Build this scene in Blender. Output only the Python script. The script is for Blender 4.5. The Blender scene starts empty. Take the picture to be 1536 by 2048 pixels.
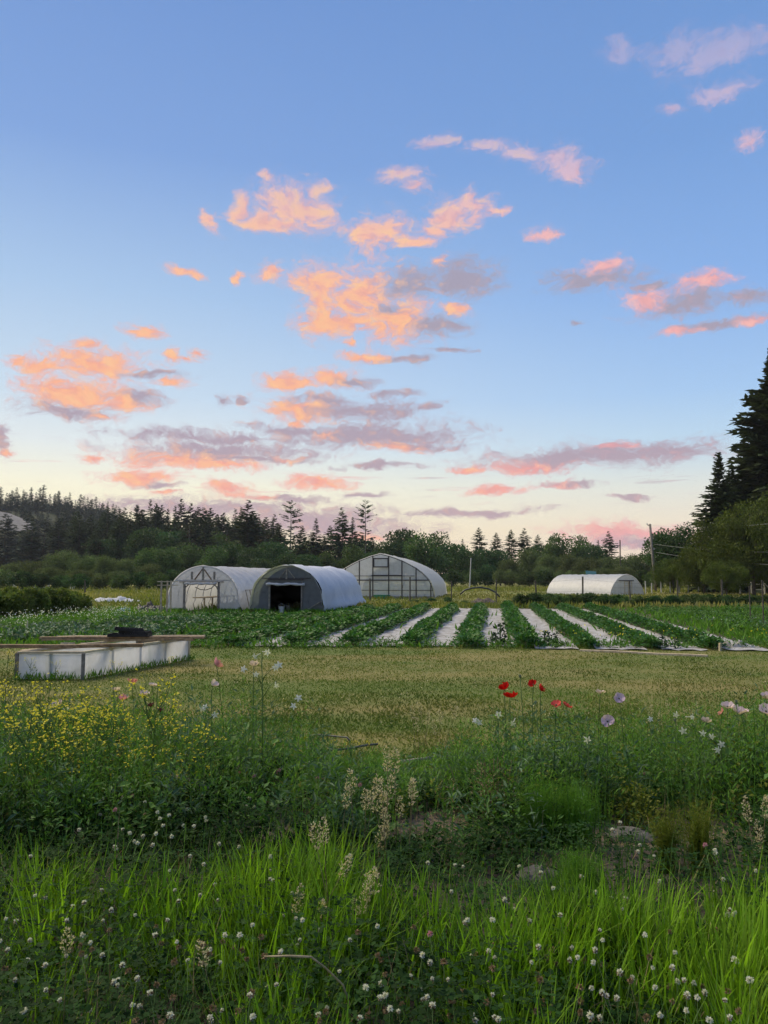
import bpy, math, random
import numpy as np
from mathutils import Vector, Matrix
R = math.radians
rng = np.random.default_rng(7)
random.seed(7)
scene = bpy.context.scene
col = scene.collection

# ------------------------------------------------------------------ camera
FPX, HOR, CAMH = 1540.0, 1157.0, 1.75          # focal length and horizon of the 1536 x 2048 photograph
PITCH = math.atan((HOR - 1024) / FPX)
cam_d = bpy.data.cameras.new('camera')
cam = bpy.data.objects.new('camera', cam_d); col.objects.link(cam)
cam.location = (0, 0, CAMH); cam.rotation_euler = (math.pi / 2 + PITCH, 0, 0)
cam_d.sensor_fit = 'VERTICAL'; cam_d.sensor_height = 36; cam_d.lens = FPX / 2048 * 36
cam_d.clip_start = 0.05; cam_d.clip_end = 6000
scene.camera = cam

def ray(px, py):
    X, U = (px - 768) / FPX, (1024 - py) / FPX
    return Vector((X, math.cos(PITCH) - math.sin(PITCH) * U, math.sin(PITCH) + math.cos(PITCH) * U))
def P(px, py, Y):                               # real place of something seen at a pixel, at distance Y
    d = ray(px, py); t = Y / d.y
    return Vector((d.x * t, Y, CAMH + d.z * t))
def G(px, py, z=0.0):                           # real place on level ground
    d = ray(px, py); t = (z - CAMH) / d.z
    return Vector((d.x * t, d.y * t, z))
def azel(px, py):
    d = ray(px, py).normalized()
    return math.atan2(d.x, d.y), math.asin(d.z)

# ------------------------------------------------------------------ world: dusk sky with clouds
SUN_AZ, SUN_EL = -58, 50.0
world = bpy.data.worlds.new('World'); scene.world = world; world.use_nodes = True
wt = world.node_tree; wt.nodes.clear()
def lin(r, g, b):
    f = lambda c: (c / 255 / 12.92) if c / 255 <= .04045 else ((c / 255 + .055) / 1.055) ** 2.4
    return (f(r), f(g), f(b), 1)
class NT:
    def __init__(s, t): s.t = t
    def n(s, typ, ins=(), **kw):
        nd = s.t.nodes.new(typ)
        for k, v in kw.items(): setattr(nd, k, v)
        for i, v in (ins.items() if isinstance(ins, dict) else enumerate(ins)):
            if v is None: continue
            if isinstance(v, bpy.types.NodeSocket): s.t.links.new(v, nd.inputs[i])
            else: nd.inputs[i].default_value = v
        return nd
    def m(s, op, a, b=None, c=None, clamp=False):
        return s.n('ShaderNodeMath', [a, b, c], operation=op, use_clamp=clamp).outputs[0]
    def mix(s, f, a, b, blend='MIX'):
        nd = s.t.nodes.new('ShaderNodeMix'); nd.data_type = 'RGBA'; nd.blend_type = blend
        for i, v in ((0, f), (6, a), (7, b)):
            if isinstance(v, bpy.types.NodeSocket): s.t.links.new(v, nd.inputs[i])
            else: nd.inputs[i].default_value = v
        return nd.outputs[2]
    def ramp(s, f, stops, interp='LINEAR'):
        nd = s.t.nodes.new('ShaderNodeValToRGB'); s.t.links.new(f, nd.inputs[0])
        e = nd.color_ramp.elements; nd.color_ramp.interpolation = interp
        e[0].position, e[0].color = stops[0]
        e[1].position, e[1].color = stops[-1]
        for p, c in stops[1:-1]:
            x = e.new(p); x.color = c
        return nd.outputs[0]
    def sstep(s, v, a, b):
        nd = s.n('ShaderNodeMapRange', interpolation_type='SMOOTHSTEP')
        s.t.links.new(v, nd.inputs[0]); nd.inputs[1].default_value = a; nd.inputs[2].default_value = b
        return nd.outputs[0]
W = NT(wt)
tc = W.n('ShaderNodeTexCoord').outputs['Generated']
nrm = W.n('ShaderNodeVectorMath', [tc], operation='NORMALIZE').outputs[0]
sx = W.n('ShaderNodeSeparateXYZ', [nrm]).outputs
az = W.m('ARCTAN2', sx[0], sx[1])
el = W.m('ARCSINE', sx[2])
eldeg = W.m('MULTIPLY', el, 180 / math.pi)
t_el = W.m('DIVIDE', W.m('MAXIMUM', eldeg, 0.0), 90.0)
sunny = W.m('COSINE', W.m('SUBTRACT', az, R(SUN_AZ)))      # 1 towards the set sun, -1 opposite
f_sun = W.sstep(sunny, 0.05, 0.92)
def stops(l): return [(e / 90, lin(*c)) for e, c in l]
warm = W.ramp(t_el, stops([(0, (252, 226, 186)), (3.5, (255, 240, 200)), (6.5, (255, 249, 221)), (9.5, (232, 238, 238)), (13, (206, 224, 240)),
                           (20, (174, 203, 236)), (29, (133, 168, 223)), (39, (116, 153, 213)), (60, (98, 136, 200)), (90, (92, 128, 194))]))
cool = W.ramp(t_el, stops([(0, (240, 212, 196)), (3.5, (246, 230, 206)), (6.5, (226, 230, 224)), (9.5, (192, 219, 240)), (13, (168, 203, 242)),
                           (20, (140, 180, 235)), (29, (121, 162, 220)), (39, (111, 151, 211)), (60, (98, 132, 200)), (90, (92, 124, 194))]))
base = W.mix(f_sun, cool, warm)
sky = W.n('ShaderNodeTexSky', sky_type='NISHITA', sun_disc=False, sun_elevation=R(SUN_EL), sun_rotation=R(SUN_AZ), air_density=1.0, dust_density=0.6, ozone_density=2.0)
nish = W.n('ShaderNodeVectorMath', [sky.outputs[0]], operation='SCALE'); nish.inputs['Scale'].default_value = 0.12
base = W.mix(0.04, base, nish.outputs[0])

LIT = [(570,405,50,34),(622,415,38,32),(545,440,60,14),(480,415,16,24),(428,440,15,17),(531,353,15,7),(642,382,16,14),
 (755,465,55,28),(728,472,32,18),(820,486,40,9),(872,462,25,9),(905,432,38,28),(950,415,34,20),(937,393,18,16),(990,430,25,9),
 (880,280,30,11),(965,290,35,14),(1040,305,30,14),(1110,318,40,20),(1155,338,28,20),(800,352,42,13),(836,372,18,10),
 (1240,95,26,22),(1350,95,50,24),(1440,100,80,30),(1440,185,42,18),(1500,281,26,11),(1340,215,18,10),
 (645,568,46,34),(645,642,42,28),(735,585,62,42),(795,640,56,38),(690,640,40,20),(640,605,24,30),(700,612,30,16),(912,620,28,13),(882,526,13,11),(688,686,9,8),(740,655,40,10),
 (1205,533,42,15),(1290,602,42,18),(1405,568,52,18),(1365,662,38,7),(1500,645,25,7),
 (195,728,82,28),(95,735,48,16),(43,728,13,11),(150,788,86,28),(165,690,28,8),(240,802,44,22),(345,770,26,7),(205,835,28,8),
 (292,658,28,11),(345,715,17,9),(405,708,17,8),(376,722,20,5),(545,548,28,16),(474,555,9,11),(370,545,28,8),(1095,470,26,9),
 (735,714,46,10),(580,766,46,12),(665,757,48,15),(600,818,66,22),(588,845,20,8),(800,893,60,11),(650,868,30,9),
 (370,915,116,16),(430,930,76,9),(188,912,24,7),(570,917,24,6),(290,953,62,14),(458,974,38,13),(515,990,34,7),(635,963,46,12),
 (1050,930,74,14),(1235,891,38,6),(940,938,34,7),(995,980,46,7),(1110,967,36,6),(1250,1066,112,18),(1190,1062,50,8),(720,1075,60,9),(10,905,14,6),(330,985,30,4)]
GREY = [(925,560,56,32),(815,568,52,26),(875,650,46,18),(780,615,30,10),(1200,558,76,18),(1130,553,40,10),(1370,607,80,20),(1490,600,52,11),(1430,652,70,8),(1300,575,30,8),
 (310,752,50,7),(140,823,84,15),(275,795,38,12),(808,722,46,7),(715,765,36,8),(785,791,42,6),(720,822,110,18),(640,800,60,10),(868,822,28,5),(450,806,13,6),(488,806,15,6),
 (740,872,160,22),(590,858,84,8),(830,890,80,10),(430,876,150,9),(440,900,150,15),(480,915,130,8),(320,971,36,5),(560,992,40,6),(605,998,54,7),(735,985,38,7),
 (1210,910,205,20),(1120,915,120,12),(1330,905,80,14),(1140,965,60,5),(930,1023,128,7),(1250,993,38,4),(400,1012,190,15),(600,1032,120,18),(650,1055,150,22),(1290,1088,90,14),(5,882,13,22),(1150,648,14,5),(760,935,60,5),(900,700,30,5)]
def field(vec, blobs):
    acc = None
    for (px, py, rx, ry) in blobs:
        a, e = azel(px, py)
        ra = abs(azel(px + rx, py)[0] - a) * 1.38; re = abs(azel(px, py - ry)[1] - e) * 1.42
        v = W.n('ShaderNodeVectorMath', [vec, (1 / ra, 1 / re, 0), (-a / ra, -e / re, 0)], operation='MULTIPLY_ADD').outputs[0]
        d = W.n('ShaderNodeVectorMath', [v], operation='LENGTH').outputs['Value']
        acc = d if acc is None else W.n('ShaderNodeMath', [acc, d, 0.4], operation='SMOOTH_MIN').outputs[0]
    return acc
ae = W.n('ShaderNodeCombineXYZ', [az, el, 0.0]).outputs[0]
# stretched noise: clouds near the horizon are seen flat on
def vm(v, m): return W.n('ShaderNodeVectorMath', [v, m], operation='MULTIPLY').outputs[0]
def va(v, m): return W.n('ShaderNodeVectorMath', [v, m], operation='ADD').outputs[0]
def noise(v, detail=6.0, rough=.6, out=0): return W.n('ShaderNodeTexNoise', {0: v, 2: 1.0, 3: detail, 4: rough}).outputs[out]
def warp(v, sc, amp, detail, rough):
    n_ = noise(vm(v, sc), detail, rough, 1)
    return va(v, W.n('ShaderNodeVectorMath', [n_, (amp[0], amp[1], 0), (-amp[0] / 2, -amp[1] / 2, 0)], operation='MULTIPLY_ADD').outputs[0])
wv = warp(ae, (13, 26, 1), (0.06, 0.030), 3.0, .55)
wv = warp(wv, (60, 95, 1), (0.020, 0.013), 5.0, .7)
dl, dg = field(wv, LIT), field(wv, GREY)
sc_d = (34, 58, 1)
det = noise(vm(wv, sc_d), 6.0, .68)
det_s = noise(vm(va(wv, (-0.012, -0.004, 0)), sc_d), 4.0, .6)          # the same cloud a little nearer the sun
emb = W.m('SUBTRACT', det, det_s)
both = W.n('ShaderNodeMath', [dl, dg, 0.4], operation='SMOOTH_MIN').outputs[0]
fine = noise(vm(wv, (110, 170, 1)), 4.0, .65)
dd = W.m('ADD', W.m('ADD', both, W.m('MULTIPLY', W.m('SUBTRACT', det, 0.5), 2.3)), W.m('MULTIPLY', W.m('SUBTRACT', fine, 0.5), 1.0))
dens = W.m('POWER', W.sstep(dd, 1.45, 0.24), 1.4)
# thin streaks low down
st = noise(vm(ae, (7, 120, 1)), 6.0, .62)
band = W.m('MULTIPLY', W.sstep(eldeg, 1.0, 3.5), W.sstep(eldeg, 12.5, 6.5))
dens_s = W.m('MULTIPLY', W.m('MULTIPLY', W.sstep(st, 0.575, 0.70), band), 0.55)
# the sky carries on behind the camera: loose scattered cloud of the same kind
fb = noise(vm(ae, (4, 11, 1)))
outside = W.sstep(W.m('ABSOLUTE', az), 0.6, 0.85)
dens_b = W.m('MULTIPLY', W.m('MULTIPLY', W.sstep(fb, 0.55, 0.72), outside), W.sstep(eldeg, 55.0, 35.0))
thin = W.sstep(eldeg, 37.0, 23.0)
dens = W.m('MULTIPLY', W.m('MAXIMUM', W.m('MAXIMUM', dens, dens_s), dens_b), W.m('MULTIPLY_ADD', thin, 0.70, 0.27))
shv = W.m('ADD', W.m('SUBTRACT', dl, dg), W.m('MULTIPLY', emb, 2.4))
toshade = W.sstep(shv, -0.95, 0.75)
gold = W.ramp(t_el, stops([(0, (246, 176, 172)), (5, (250, 166, 156)), (9, (252, 166, 146)), (13, (255, 175, 138)), (19, (255, 181, 143)), (24, (252, 190, 168)), (30, (240, 200, 203)), (45, (215, 195, 215))]))
pink = W.ramp(t_el, stops([(0, (246, 178, 176)), (8, (238, 160, 164)), (14, (244, 170, 164)), (20, (246, 178, 174)), (30, (230, 195, 208)), (45, (205, 195, 218))]))
lit = W.mix(W.sstep(az, 0.0, 0.32), gold, pink)
hi = W.mix(W.sstep(az, 0.1, 0.35), lin(255, 214, 150), lin(253, 200, 186))
lit = W.mix(W.m('MULTIPLY', W.sstep(emb, 0.0, -0.24), .5), lit, hi)
core = W.m('MULTIPLY', W.m('MULTIPLY', W.sstep(both, 0.95, 0.2), W.sstep(az, 0.25, -0.1)), W.sstep(det, 0.62, 0.38))
lit = W.mix(W.m('MULTIPLY', core, .6), lit, lin(255, 200, 152))
lit = W.mix(W.m('MULTIPLY', W.sstep(W.m('ADD', det, W.m('MULTIPLY', emb, .8)), 0.46, 0.70), .42), lit, lin(228, 158, 158))
lit = W.mix(W.m('MULTIPLY', W.sstep(both, 0.45, 1.15), .6), lit, W.mix(.6, lit, lin(232, 172, 184)))
lit = W.mix(W.m('MULTIPLY', W.sstep(dens, 0.75, 0.25), .4), lit, W.mix(.5, lit, lin(214, 190, 212)))
shd = W.ramp(t_el, stops([(0, (190, 158, 172)), (5, (188, 164, 174)), (10, (176, 158, 174)), (20, (170, 160, 176)), (40, (160, 168, 205))]))
shd = W.mix(W.m('MULTIPLY', W.sstep(emb, 0.0, -0.25), .28), shd, lit)
cloud = W.mix(toshade, lit, shd)
final = W.mix(W.m('MULTIPLY', dens, 0.96), base, cloud)
bg = W.n('ShaderNodeBackground', [final, 1.0])
wo_ = W.n('ShaderNodeOutputWorld', [bg.outputs[0]])
world.cycles.sampling_method = 'MANUAL'; world.cycles.sample_map_resolution = 512

# ------------------------------------------------------------------ sun lamp, raised far above the set sun and strengthened to brighten the ground
sl = bpy.data.lights.new('sun', 'SUN'); sl.energy = 5.0; sl.angle = R(45); sl.color = (1.0, 0.84, 0.58)
so = bpy.data.objects.new('sun', sl); col.objects.link(so)
sd = Vector((math.sin(R(SUN_AZ)) * math.cos(R(SUN_EL)), math.cos(R(SUN_AZ)) * math.cos(R(SUN_EL)), math.sin(R(SUN_EL))))
so.rotation_euler = sd.to_track_quat('Z', 'Y').to_euler()
so['kind'] = 'helper'

vs = scene.view_settings
vs.view_transform = 'Standard'; vs.look = 'None'; vs.exposure = 0.0; vs.gamma = 1.0; vs.use_curve_mapping = False
cy = scene.cycles
cy.use_denoising = True; cy.use_adaptive_sampling = True; cy.adaptive_threshold = 0.02; cy.adaptive_min_samples = 10
cy.max_bounces = 6; cy.transparent_max_bounces = 24; cy.diffuse_bounces = 3; cy.transmission_bounces = 4; cy.glossy_bounces = 2

# ------------------------------------------------------------------ helpers
def tag(o, label=None, cat=None, group=None, kind=None):
    for k, v in (('label', label), ('category', cat), ('group', group), ('kind', kind)):
        if v: o[k] = v
    return o
def link(o, parent=None):
    col.objects.link(o)
    if parent: o.parent = parent
    return o
def empty(name, loc=(0, 0, 0), rz=0):
    o = bpy.data.objects.new(name, None); o.location = loc; o.rotation_euler = (0, 0, rz); o.empty_display_size = .2
    return link(o)
def fmesh(name, V, F, mat=None, rnd=None, smooth=False):
    V = np.asarray(V, dtype=np.float32).reshape(-1, 3); F = np.asarray(F, dtype=np.int32)
    m = bpy.data.meshes.new(name)
    m.vertices.add(len(V)); m.vertices.foreach_set('co', V.ravel())
    k = F.shape[1]
    m.loops.add(F.size); m.loops.foreach_set('vertex_index', F.ravel())
    m.polygons.add(len(F)); m.polygons.foreach_set('loop_start', np.arange(0, F.size, k, dtype=np.int32))
    m.polygons.foreach_set('use_smooth', np.full(len(F), smooth, dtype=bool))
    if rnd is not None:
        a = m.attributes.new('rnd', 'FLOAT', 'POINT'); a.data.foreach_set('value', np.asarray(rnd, dtype=np.float32))
    m.update(calc_edges=True)
    if mat: m.materials.append(mat)
    return m
def fobj(name, V, F, mat=None, parent=None, rnd=None, smooth=False):
    return link(bpy.data.objects.new(name, fmesh(name, V, F, mat, rnd, smooth)), parent)
def nrmz(a): return a / np.maximum(np.linalg.norm(a, axis=-1, keepdims=True), 1e-9)
def leaves(base, dirs, side, L, Wd, bend=0.0):
    """diamond leaf faces: base point, growing direction, side vector, length, half width; folded a little at the middle"""
    n = len(base); L = np.asarray(L).reshape(-1, 1) * np.ones((n, 1)); Wd = np.asarray(Wd).reshape(-1, 1) * np.ones((n, 1))
    up = nrmz(np.cross(side, dirs))
    mid = base + dirs * L * .45 + up * L * bend * .4
    V = np.stack([base, mid + side * Wd, base + dirs * L - up * L * bend * .3, mid - side * Wd], 1).reshape(-1, 3)
    F = np.arange(4 * n).reshape(-1, 4)
    return V, F
def rdir(n, up=0.0, r=None):
    r = r or rng
    v = r.normal(size=(n, 3)); v[:, 2] += up
    return nrmz(v)
def perp(d, r=None):
    r = r or rng
    return nrmz(np.cross(d, r.normal(size=d.shape)))
def ribbons(base, az_, L, Wd, lean, curl, seg=3):
    """grass blades: seg quads each, bending over"""
    n = len(base); rows = []
    h = np.stack([np.cos(az_), np.sin(az_), np.zeros(n)], 1); s = np.stack([-np.sin(az_), np.cos(az_), np.zeros(n)], 1)
    p = base.copy(); ang = lean.copy()
    for i in range(seg + 1):
        w = Wd * (1 - (i / seg) ** 1.6) * (0.75 if i == 0 else 1)
        w = np.maximum(w, Wd * .06)
        rows.append(np.stack([p - s * w[:, None], p + s * w[:, None]], 1))
        st = (L / seg)[:, None]
        p = p + st * (h * np.sin(ang)[:, None] + np.array([0, 0, 1.]) * np.cos(ang)[:, None])
        ang = ang + curl / seg
    V = np.concatenate(rows, 1)                                       # n, 2*(seg+1), 3
    k = 2 * (seg + 1)
    f = np.array([[2 * i, 2 * i + 1, 2 * i + 3, 2 * i + 2] for i in range(seg)])
    F = (f[None] + (np.arange(n) * k)[:, None, None]).reshape(-1, 4)
    return V.reshape(-1, 3), F, k
class MB:
    def __init__(s): s.v = []; s.f = []
    def box(s, c, size, rz=0.0, M=None):
        x, y, z = (q / 2 for q in size); b = len(s.v)
        Mx = M or (Matrix.Translation(Vector(c)) @ Matrix.Rotation(rz, 4, 'Z'))
        for i in (-x, x):
            for j in (-y, y):
                for k in (-z, z): s.v.append(tuple(Mx @ Vector((i, j, k))))
        for q in ((0, 1, 3, 2), (4, 6, 7, 5), (0, 4, 5, 1), (2, 3, 7, 6), (0, 2, 6, 4), (1, 5, 7, 3)): s.f.append(tuple(b + i for i in q))
        return s
    def bar(s, a, b, w, h=None, roll=0.0):
        a, b = Vector(a), Vector(b); d = b - a; L = d.length
        if L < 1e-6: return s
        Mx = Matrix.Translation((a + b) / 2) @ d.to_track_quat('Z', 'Y').to_matrix().to_4x4() @ Matrix.Rotation(roll, 4, 'Z')
        return s.box((0, 0, 0), (w, h or w, L), M=Mx)
    def tube(s, pts, r, n=6, cap=True):
        pts = [Vector(p) for p in pts]; b = len(s.v); m = len(pts)
        rs = r if isinstance(r, (list, tuple)) else [r] * m
        ref = Vector((0, 0, 1))
        for i, p in enumerate(pts):
            d = (pts[min(i + 1, m - 1)] - pts[max(i - 1, 0)])
            d = d.normalized() if d.length > 0 else Vector((0, 0, 1))
            u = d.cross(ref)
            if u.length < .1: u = d.cross(Vector((1, 0, 0)))
            u.normalize(); w = d.cross(u)
            for k in range(n):
                t = 2 * math.pi * k / n
                s.v.append(tuple(p + (u * math.cos(t) + w * math.sin(t)) * rs[i]))
        for i in range(m - 1):
            for k in range(n):
                s.f.append((b + i * n + k, b + i * n + (k + 1) % n, b + (i + 1) * n + (k + 1) % n, b + (i + 1) * n + k))
        if cap:
            s.f.append(tuple(b + k for k in range(n))[::-1]); s.f.append(tuple(b + (m - 1) * n + k for k in range(n)))
        return s
    def grid(s, P_):
        """P_: rows of points"""
        b = len(s.v); nr, nc = len(P_), len(P_[0])
        for r_ in P_:
            for p in r_: s.v.append(tuple(p))
        for i in range(nr - 1):
            for j in range(nc - 1): s.f.append((b + i * nc + j, b + i * nc + j + 1, b + (i + 1) * nc + j + 1, b + (i + 1) * nc + j))
        return s
    def poly(s, pts):
        b = len(s.v); s.v += [tuple(p) for p in pts]; s.f.append(tuple(range(b, b + len(pts)))); return s
    def mesh(s, name, mat, smooth=False, bevel=0):
        m = bpy.data.meshes.new(name); m.from_pydata(s.v, [], s.f); m.update()
        if mat: m.materials.append(mat)
        if smooth: m.polygons.foreach_set('use_smooth', [True] * len(m.polygons))
        return m
    def build(s, name, mat, parent=None, smooth=False):
        return link(bpy.data.objects.new(name, s.mesh(name, mat, smooth)), parent)
def copy_thing(root, loc=None, rz=None, sc=None, label=None, group=None):
    def rec(o, parent):
        c = o.copy(); col.objects.link(c); c.parent = parent
        for ch in o.children: rec(ch, c)
        return c
    c = rec(root, None)
    if loc is not None: c.location = loc
    if rz is not None: c.rotation_euler = (c.rotation_euler[0], c.rotation_euler[1], rz)
    if sc is not None: c.scale = (sc, sc, sc) if not isinstance(sc, (tuple, list)) else sc
    if label: c['label'] = label
    if group: c['group'] = group
    return c
_placed = set()
def place(proto, loc, rz=0.0, sc=1.0, label=None, group=None, tilt=(0, 0)):
    """the first time moves the prototype itself, then copies it"""
    if proto.name not in _placed:
        _placed.add(proto.name); o = proto
    else: o = copy_thing(proto)
    o.location = loc; o.rotation_euler = (tilt[0], tilt[1], rz)
    o.scale = (sc, sc, sc) if not isinstance(sc, (tuple, list)) else sc
    if label: o['label'] = label
    if group: o['group'] = group
    return o

# ------------------------------------------------------------------ materials
def mk(name, c1, c2=None, scale=5.0, rough=.8, transl=0.0, attr=0.0, c3=None, spec=.18, bump=0.0, bscale=40.0, stretch=None, detail=4.0, hue=0.0, coord='Object', objr=0.0):
    m = bpy.data.materials.new(name); m.use_nodes = True; t = m.node_tree; t.nodes.clear(); N = NT(t)
    co = N.n('ShaderNodeTexCoord').outputs[coord]
    if stretch: co = N.n('ShaderNodeVectorMath', [co, stretch], operation='MULTIPLY').outputs[0]
    c1 = tuple(c1) + (1,); c2 = tuple(c2) + (1,) if c2 else c1
    nz = N.n('ShaderNodeTexNoise', {0: co, 2: scale, 3: detail, 4: .6}).outputs[0]
    c = N.mix(N.sstep(nz, .36, .66), c1, c2)
    if c3:
        at = N.n('ShaderNodeAttribute', attribute_name='rnd').outputs['Fac']
        c = N.mix(N.m('MULTIPLY', N.sstep(at, 1 - attr, 1.0), .9), c, tuple(c3) + (1,))
    elif attr:
        at = N.n('ShaderNodeAttribute', attribute_name='rnd').outputs['Fac']
        v = N.m('MULTIPLY_ADD', at, 2 * attr, 1 - attr)
        c = N.n('ShaderNodeVectorMath', [c], operation='SCALE'); t.links.new(v, c.inputs['Scale']); c = c.outputs[0]
    if objr:
        oi = N.n('ShaderNodeObjectInfo').outputs['Random']
        hs = N.n('ShaderNodeHueSaturation', {0: N.m('MULTIPLY_ADD', oi, .06 * objr, .5 - .03 * objr), 1: 1.0, 2: N.m('MULTIPLY_ADD', oi, .7 * objr, 1 - .35 * objr), 4: c}); c = hs.outputs[0]
    b = N.n('ShaderNodeBsdfPrincipled'); b.inputs['Roughness'].default_value = rough
    b.inputs['Specular IOR Level'].default_value = spec
    t.links.new(c, b.inputs['Base Color'])
    out = b.outputs[0]
    if bump:
        nb = N.n('ShaderNodeTexNoise', {0: co, 2: bscale, 3: 4.0, 4: .6}).outputs[0]
        bp = N.n('ShaderNodeBump', {0: bump, 1: .02, 'Height': nb}); t.links.new(bp.outputs[0], b.inputs['Normal'])
    if transl:
        tr = N.n('ShaderNodeBsdfTranslucent'); 
        br = N.n('ShaderNodeVectorMath', [c, (1.25, 1.35, .7)], operation='MULTIPLY').outputs[0]
        t.links.new(br, tr.inputs[0])
        ms = N.n('ShaderNodeMixShader', [transl, out, tr.outputs[0]]); out = ms.outputs[0]
    N.n('ShaderNodeOutputMaterial', [out])
    return m
def film(name, colr, clear, transl, rough=.35, streak=0.3, scale=3.0):
    """polythene film: part clear, part scattering"""
    m = bpy.data.materials.new(name); m.use_nodes = True; t = m.node_tree; t.nodes.clear(); N = NT(t)
    co = N.n('ShaderNodeTexCoord').outputs['Object']
    nz = N.n('ShaderNodeTexNoise', {0: co, 2: scale, 3: 5.0, 4: .6}).outputs[0]
    st_ = N.n('ShaderNodeTexNoise', {0: N.n('ShaderNodeVectorMath', [co, (2.2, 2.2, .5)], operation='MULTIPLY').outputs[0], 2: 1.3, 3: 7.0, 4: .65}).outputs[0]
    c = N.mix(N.m('MULTIPLY', N.sstep(nz, .4, .7), streak), tuple(colr) + (1,), tuple(q * .72 for q in colr) + (1,))
    c = N.mix(N.m('MULTIPLY', N.sstep(st_, .5, .72), streak), c, (colr[0] * .55, colr[1] * .6, colr[2] * .5, 1))
    b = N.n('ShaderNodeBsdfPrincipled', {0: c}); b.inputs['Roughness'].default_value = rough; b.inputs['Specular IOR Level'].default_value = .5
    bp = N.n('ShaderNodeBump', {0: .7, 1: .05, 'Height': N.n('ShaderNodeTexNoise', {0: co, 2: 4.0, 3: 5.0}).outputs[0]}); t.links.new(bp.outputs[0], b.inputs['Normal'])
    tr = N.n('ShaderNodeBsdfTranslucent', {0: c})
    s1 = N.n('ShaderNodeMixShader', [transl, b.outputs[0], tr.outputs[0]])
    tp = N.n('ShaderNodeBsdfTransparent', {0: (.94, .96, .97, 1)})
    s2 = N.n('ShaderNodeMixShader', [N.m('MULTIPLY_ADD', nz, clear * .6, clear * .7), s1.outputs[0], tp.outputs[0]])
    N.n('ShaderNodeOutputMaterial', [s2.outputs[0]])
    return m
M = {}
M['grass'] = mk('tall_grass', (.102, .212, .012), (.145, .265, .016), 1.2, .6, .42, .6, spec=.15)
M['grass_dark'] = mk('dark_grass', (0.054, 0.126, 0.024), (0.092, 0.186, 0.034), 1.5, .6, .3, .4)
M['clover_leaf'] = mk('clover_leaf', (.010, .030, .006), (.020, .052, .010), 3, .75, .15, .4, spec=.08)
M['weed'] = mk('weed_leaf', (0.049, 0.120, 0.025), (0.086, 0.175, 0.035), 1.3, .6, .25, .4)
M['weed_grey'] = mk('grey_weed_leaf', (0.064, 0.122, 0.064), (0.100, 0.165, 0.086), 2, .65, .2, .35)
M['weed_yel'] = mk('yellow_green_leaf', (.10, .13, .012), (.15, .17, .02), 3, .6, .3, .35)
M['mustard_leaf'] = mk('mustard_leaf', (0.065, 0.124, 0.021), (0.104, 0.169, 0.026), 2, .6, .3, .4)
M['mayweed'] = mk('feathery_leaf', (0.078, 0.187, 0.019), (0.118, 0.234, 0.025), 3, .6, .3, .35)
M['lawn_blade'] = mk('mown_grass', (.082, .135, .022), (.158, .168, .045), .45, .75, .25, .5, detail=9, stretch=(.32, 1, 1), spec=.1)
M['meadow_blade'] = mk('meadow_grass', (.12, .15, .024), (.27, .24, .08), .09, .75, .3, .3)
M['crop_leaf'] = mk('crop_leaf', (0.037, 0.111, 0.023), (0.066, 0.158, 0.033), .8, .45, .25, .4)
M['hedge_leaf'] = mk('hedge_leaf', (.085, .125, .025), (.14, .17, .038), 1.2, .6, .25, .45)
M['cabbage'] = mk('blue_green_leaf', (0.057, 0.114, 0.057), (0.095, 0.162, 0.081), 1.5, .5, .15, .35)
M['kale'] = mk('dark_kale_leaf', (.02, .05, .025), (.035, .07, .035), 3, .5, .15, .4)
M['dry'] = mk('dry_stalk', (.22, .17, .09), (.32, .25, .14), 8, .85, .15, .25)
M['panicle'] = mk('seed_head', (.42, .36, .23), (.55, .48, .33), 30, .8, .3, .3)
M['stem'] = mk('green_stem', (.06, .11, .03), (.08, .14, .04), 10, .6, .1)
M['white_petal'] = mk('white_petal', (0.612, 0.612, 0.595), (0.697, 0.697, 0.680), 30, .6, .3, .15)
M['clover_white'] = mk('clover_floret', (.66, .64, .58), (.80, .78, .72), 60, .7, .25, .2)
M['clover_brown'] = mk('withered_floret', (.20, .13, .07), (.32, .23, .13), 60, .8, .15, .3)
M['clover_pink'] = mk('pink_floret', (.50, .22, .28), (.62, .36, .40), 60, .7, .2, .2)
M['red_petal'] = mk('red_petal', (.50, .008, .008), (.62, .015, .012), 12, .55, .3, .15)
M['coral_petal'] = mk('coral_petal', (.62, .06, .06), (.70, .12, .10), 12, .55, .3, .15)
M['pink_petal'] = mk('pink_petal', (.66, .24, .30), (.74, .36, .40), 12, .55, .3, .15)
M['lilac_petal'] = mk('lilac_petal', (.50, .36, .50), (.62, .50, .62), 12, .6, .3, .15)
M['pale_petal'] = mk('pale_pink_petal', (.66, .50, .55), (.76, .62, .66), 12, .6, .3, .15)
M['maroon_petal'] = mk('maroon_petal', (.10, .02, .03), (.16, .03, .04), 12, .6, .2, .15)
M['pod'] = mk('seed_pod', (.12, .15, .09), (.16, .19, .12), 40, .6)
M['dark_eye'] = mk('dark_centre', (.02, .012, .02), None, 40, .7)
M['yellow'] = mk('yellow_petal', (.62, .52, .02), (.72, .64, .05), 20, .55, .3, .25)
M['pale_yellow'] = mk('pale_yellow_petal', (.62, .60, .34), (.72, .70, .45), 20, .55, .3, .25)
M['wood'] = mk('weathered_wood', (0.180, 0.119, 0.071), (0.297, 0.205, 0.128), 9, .85, bump=.6, bscale=60, stretch=(1, 1, .2), objr=.5)
M['wood_grey'] = mk('grey_timber', (.17, .15, .125), (.28, .25, .21), 9, .9, bump=.5, bscale=50, objr=.5)
M['wood_pale'] = mk('pale_timber', (.42, .34, .22), (.55, .46, .32), 9, .8, bump=.4, bscale=50, objr=.4)
M['post_white'] = mk('pale_post', (.42, .41, .38), (.58, .57, .54), 9, .85)
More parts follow.
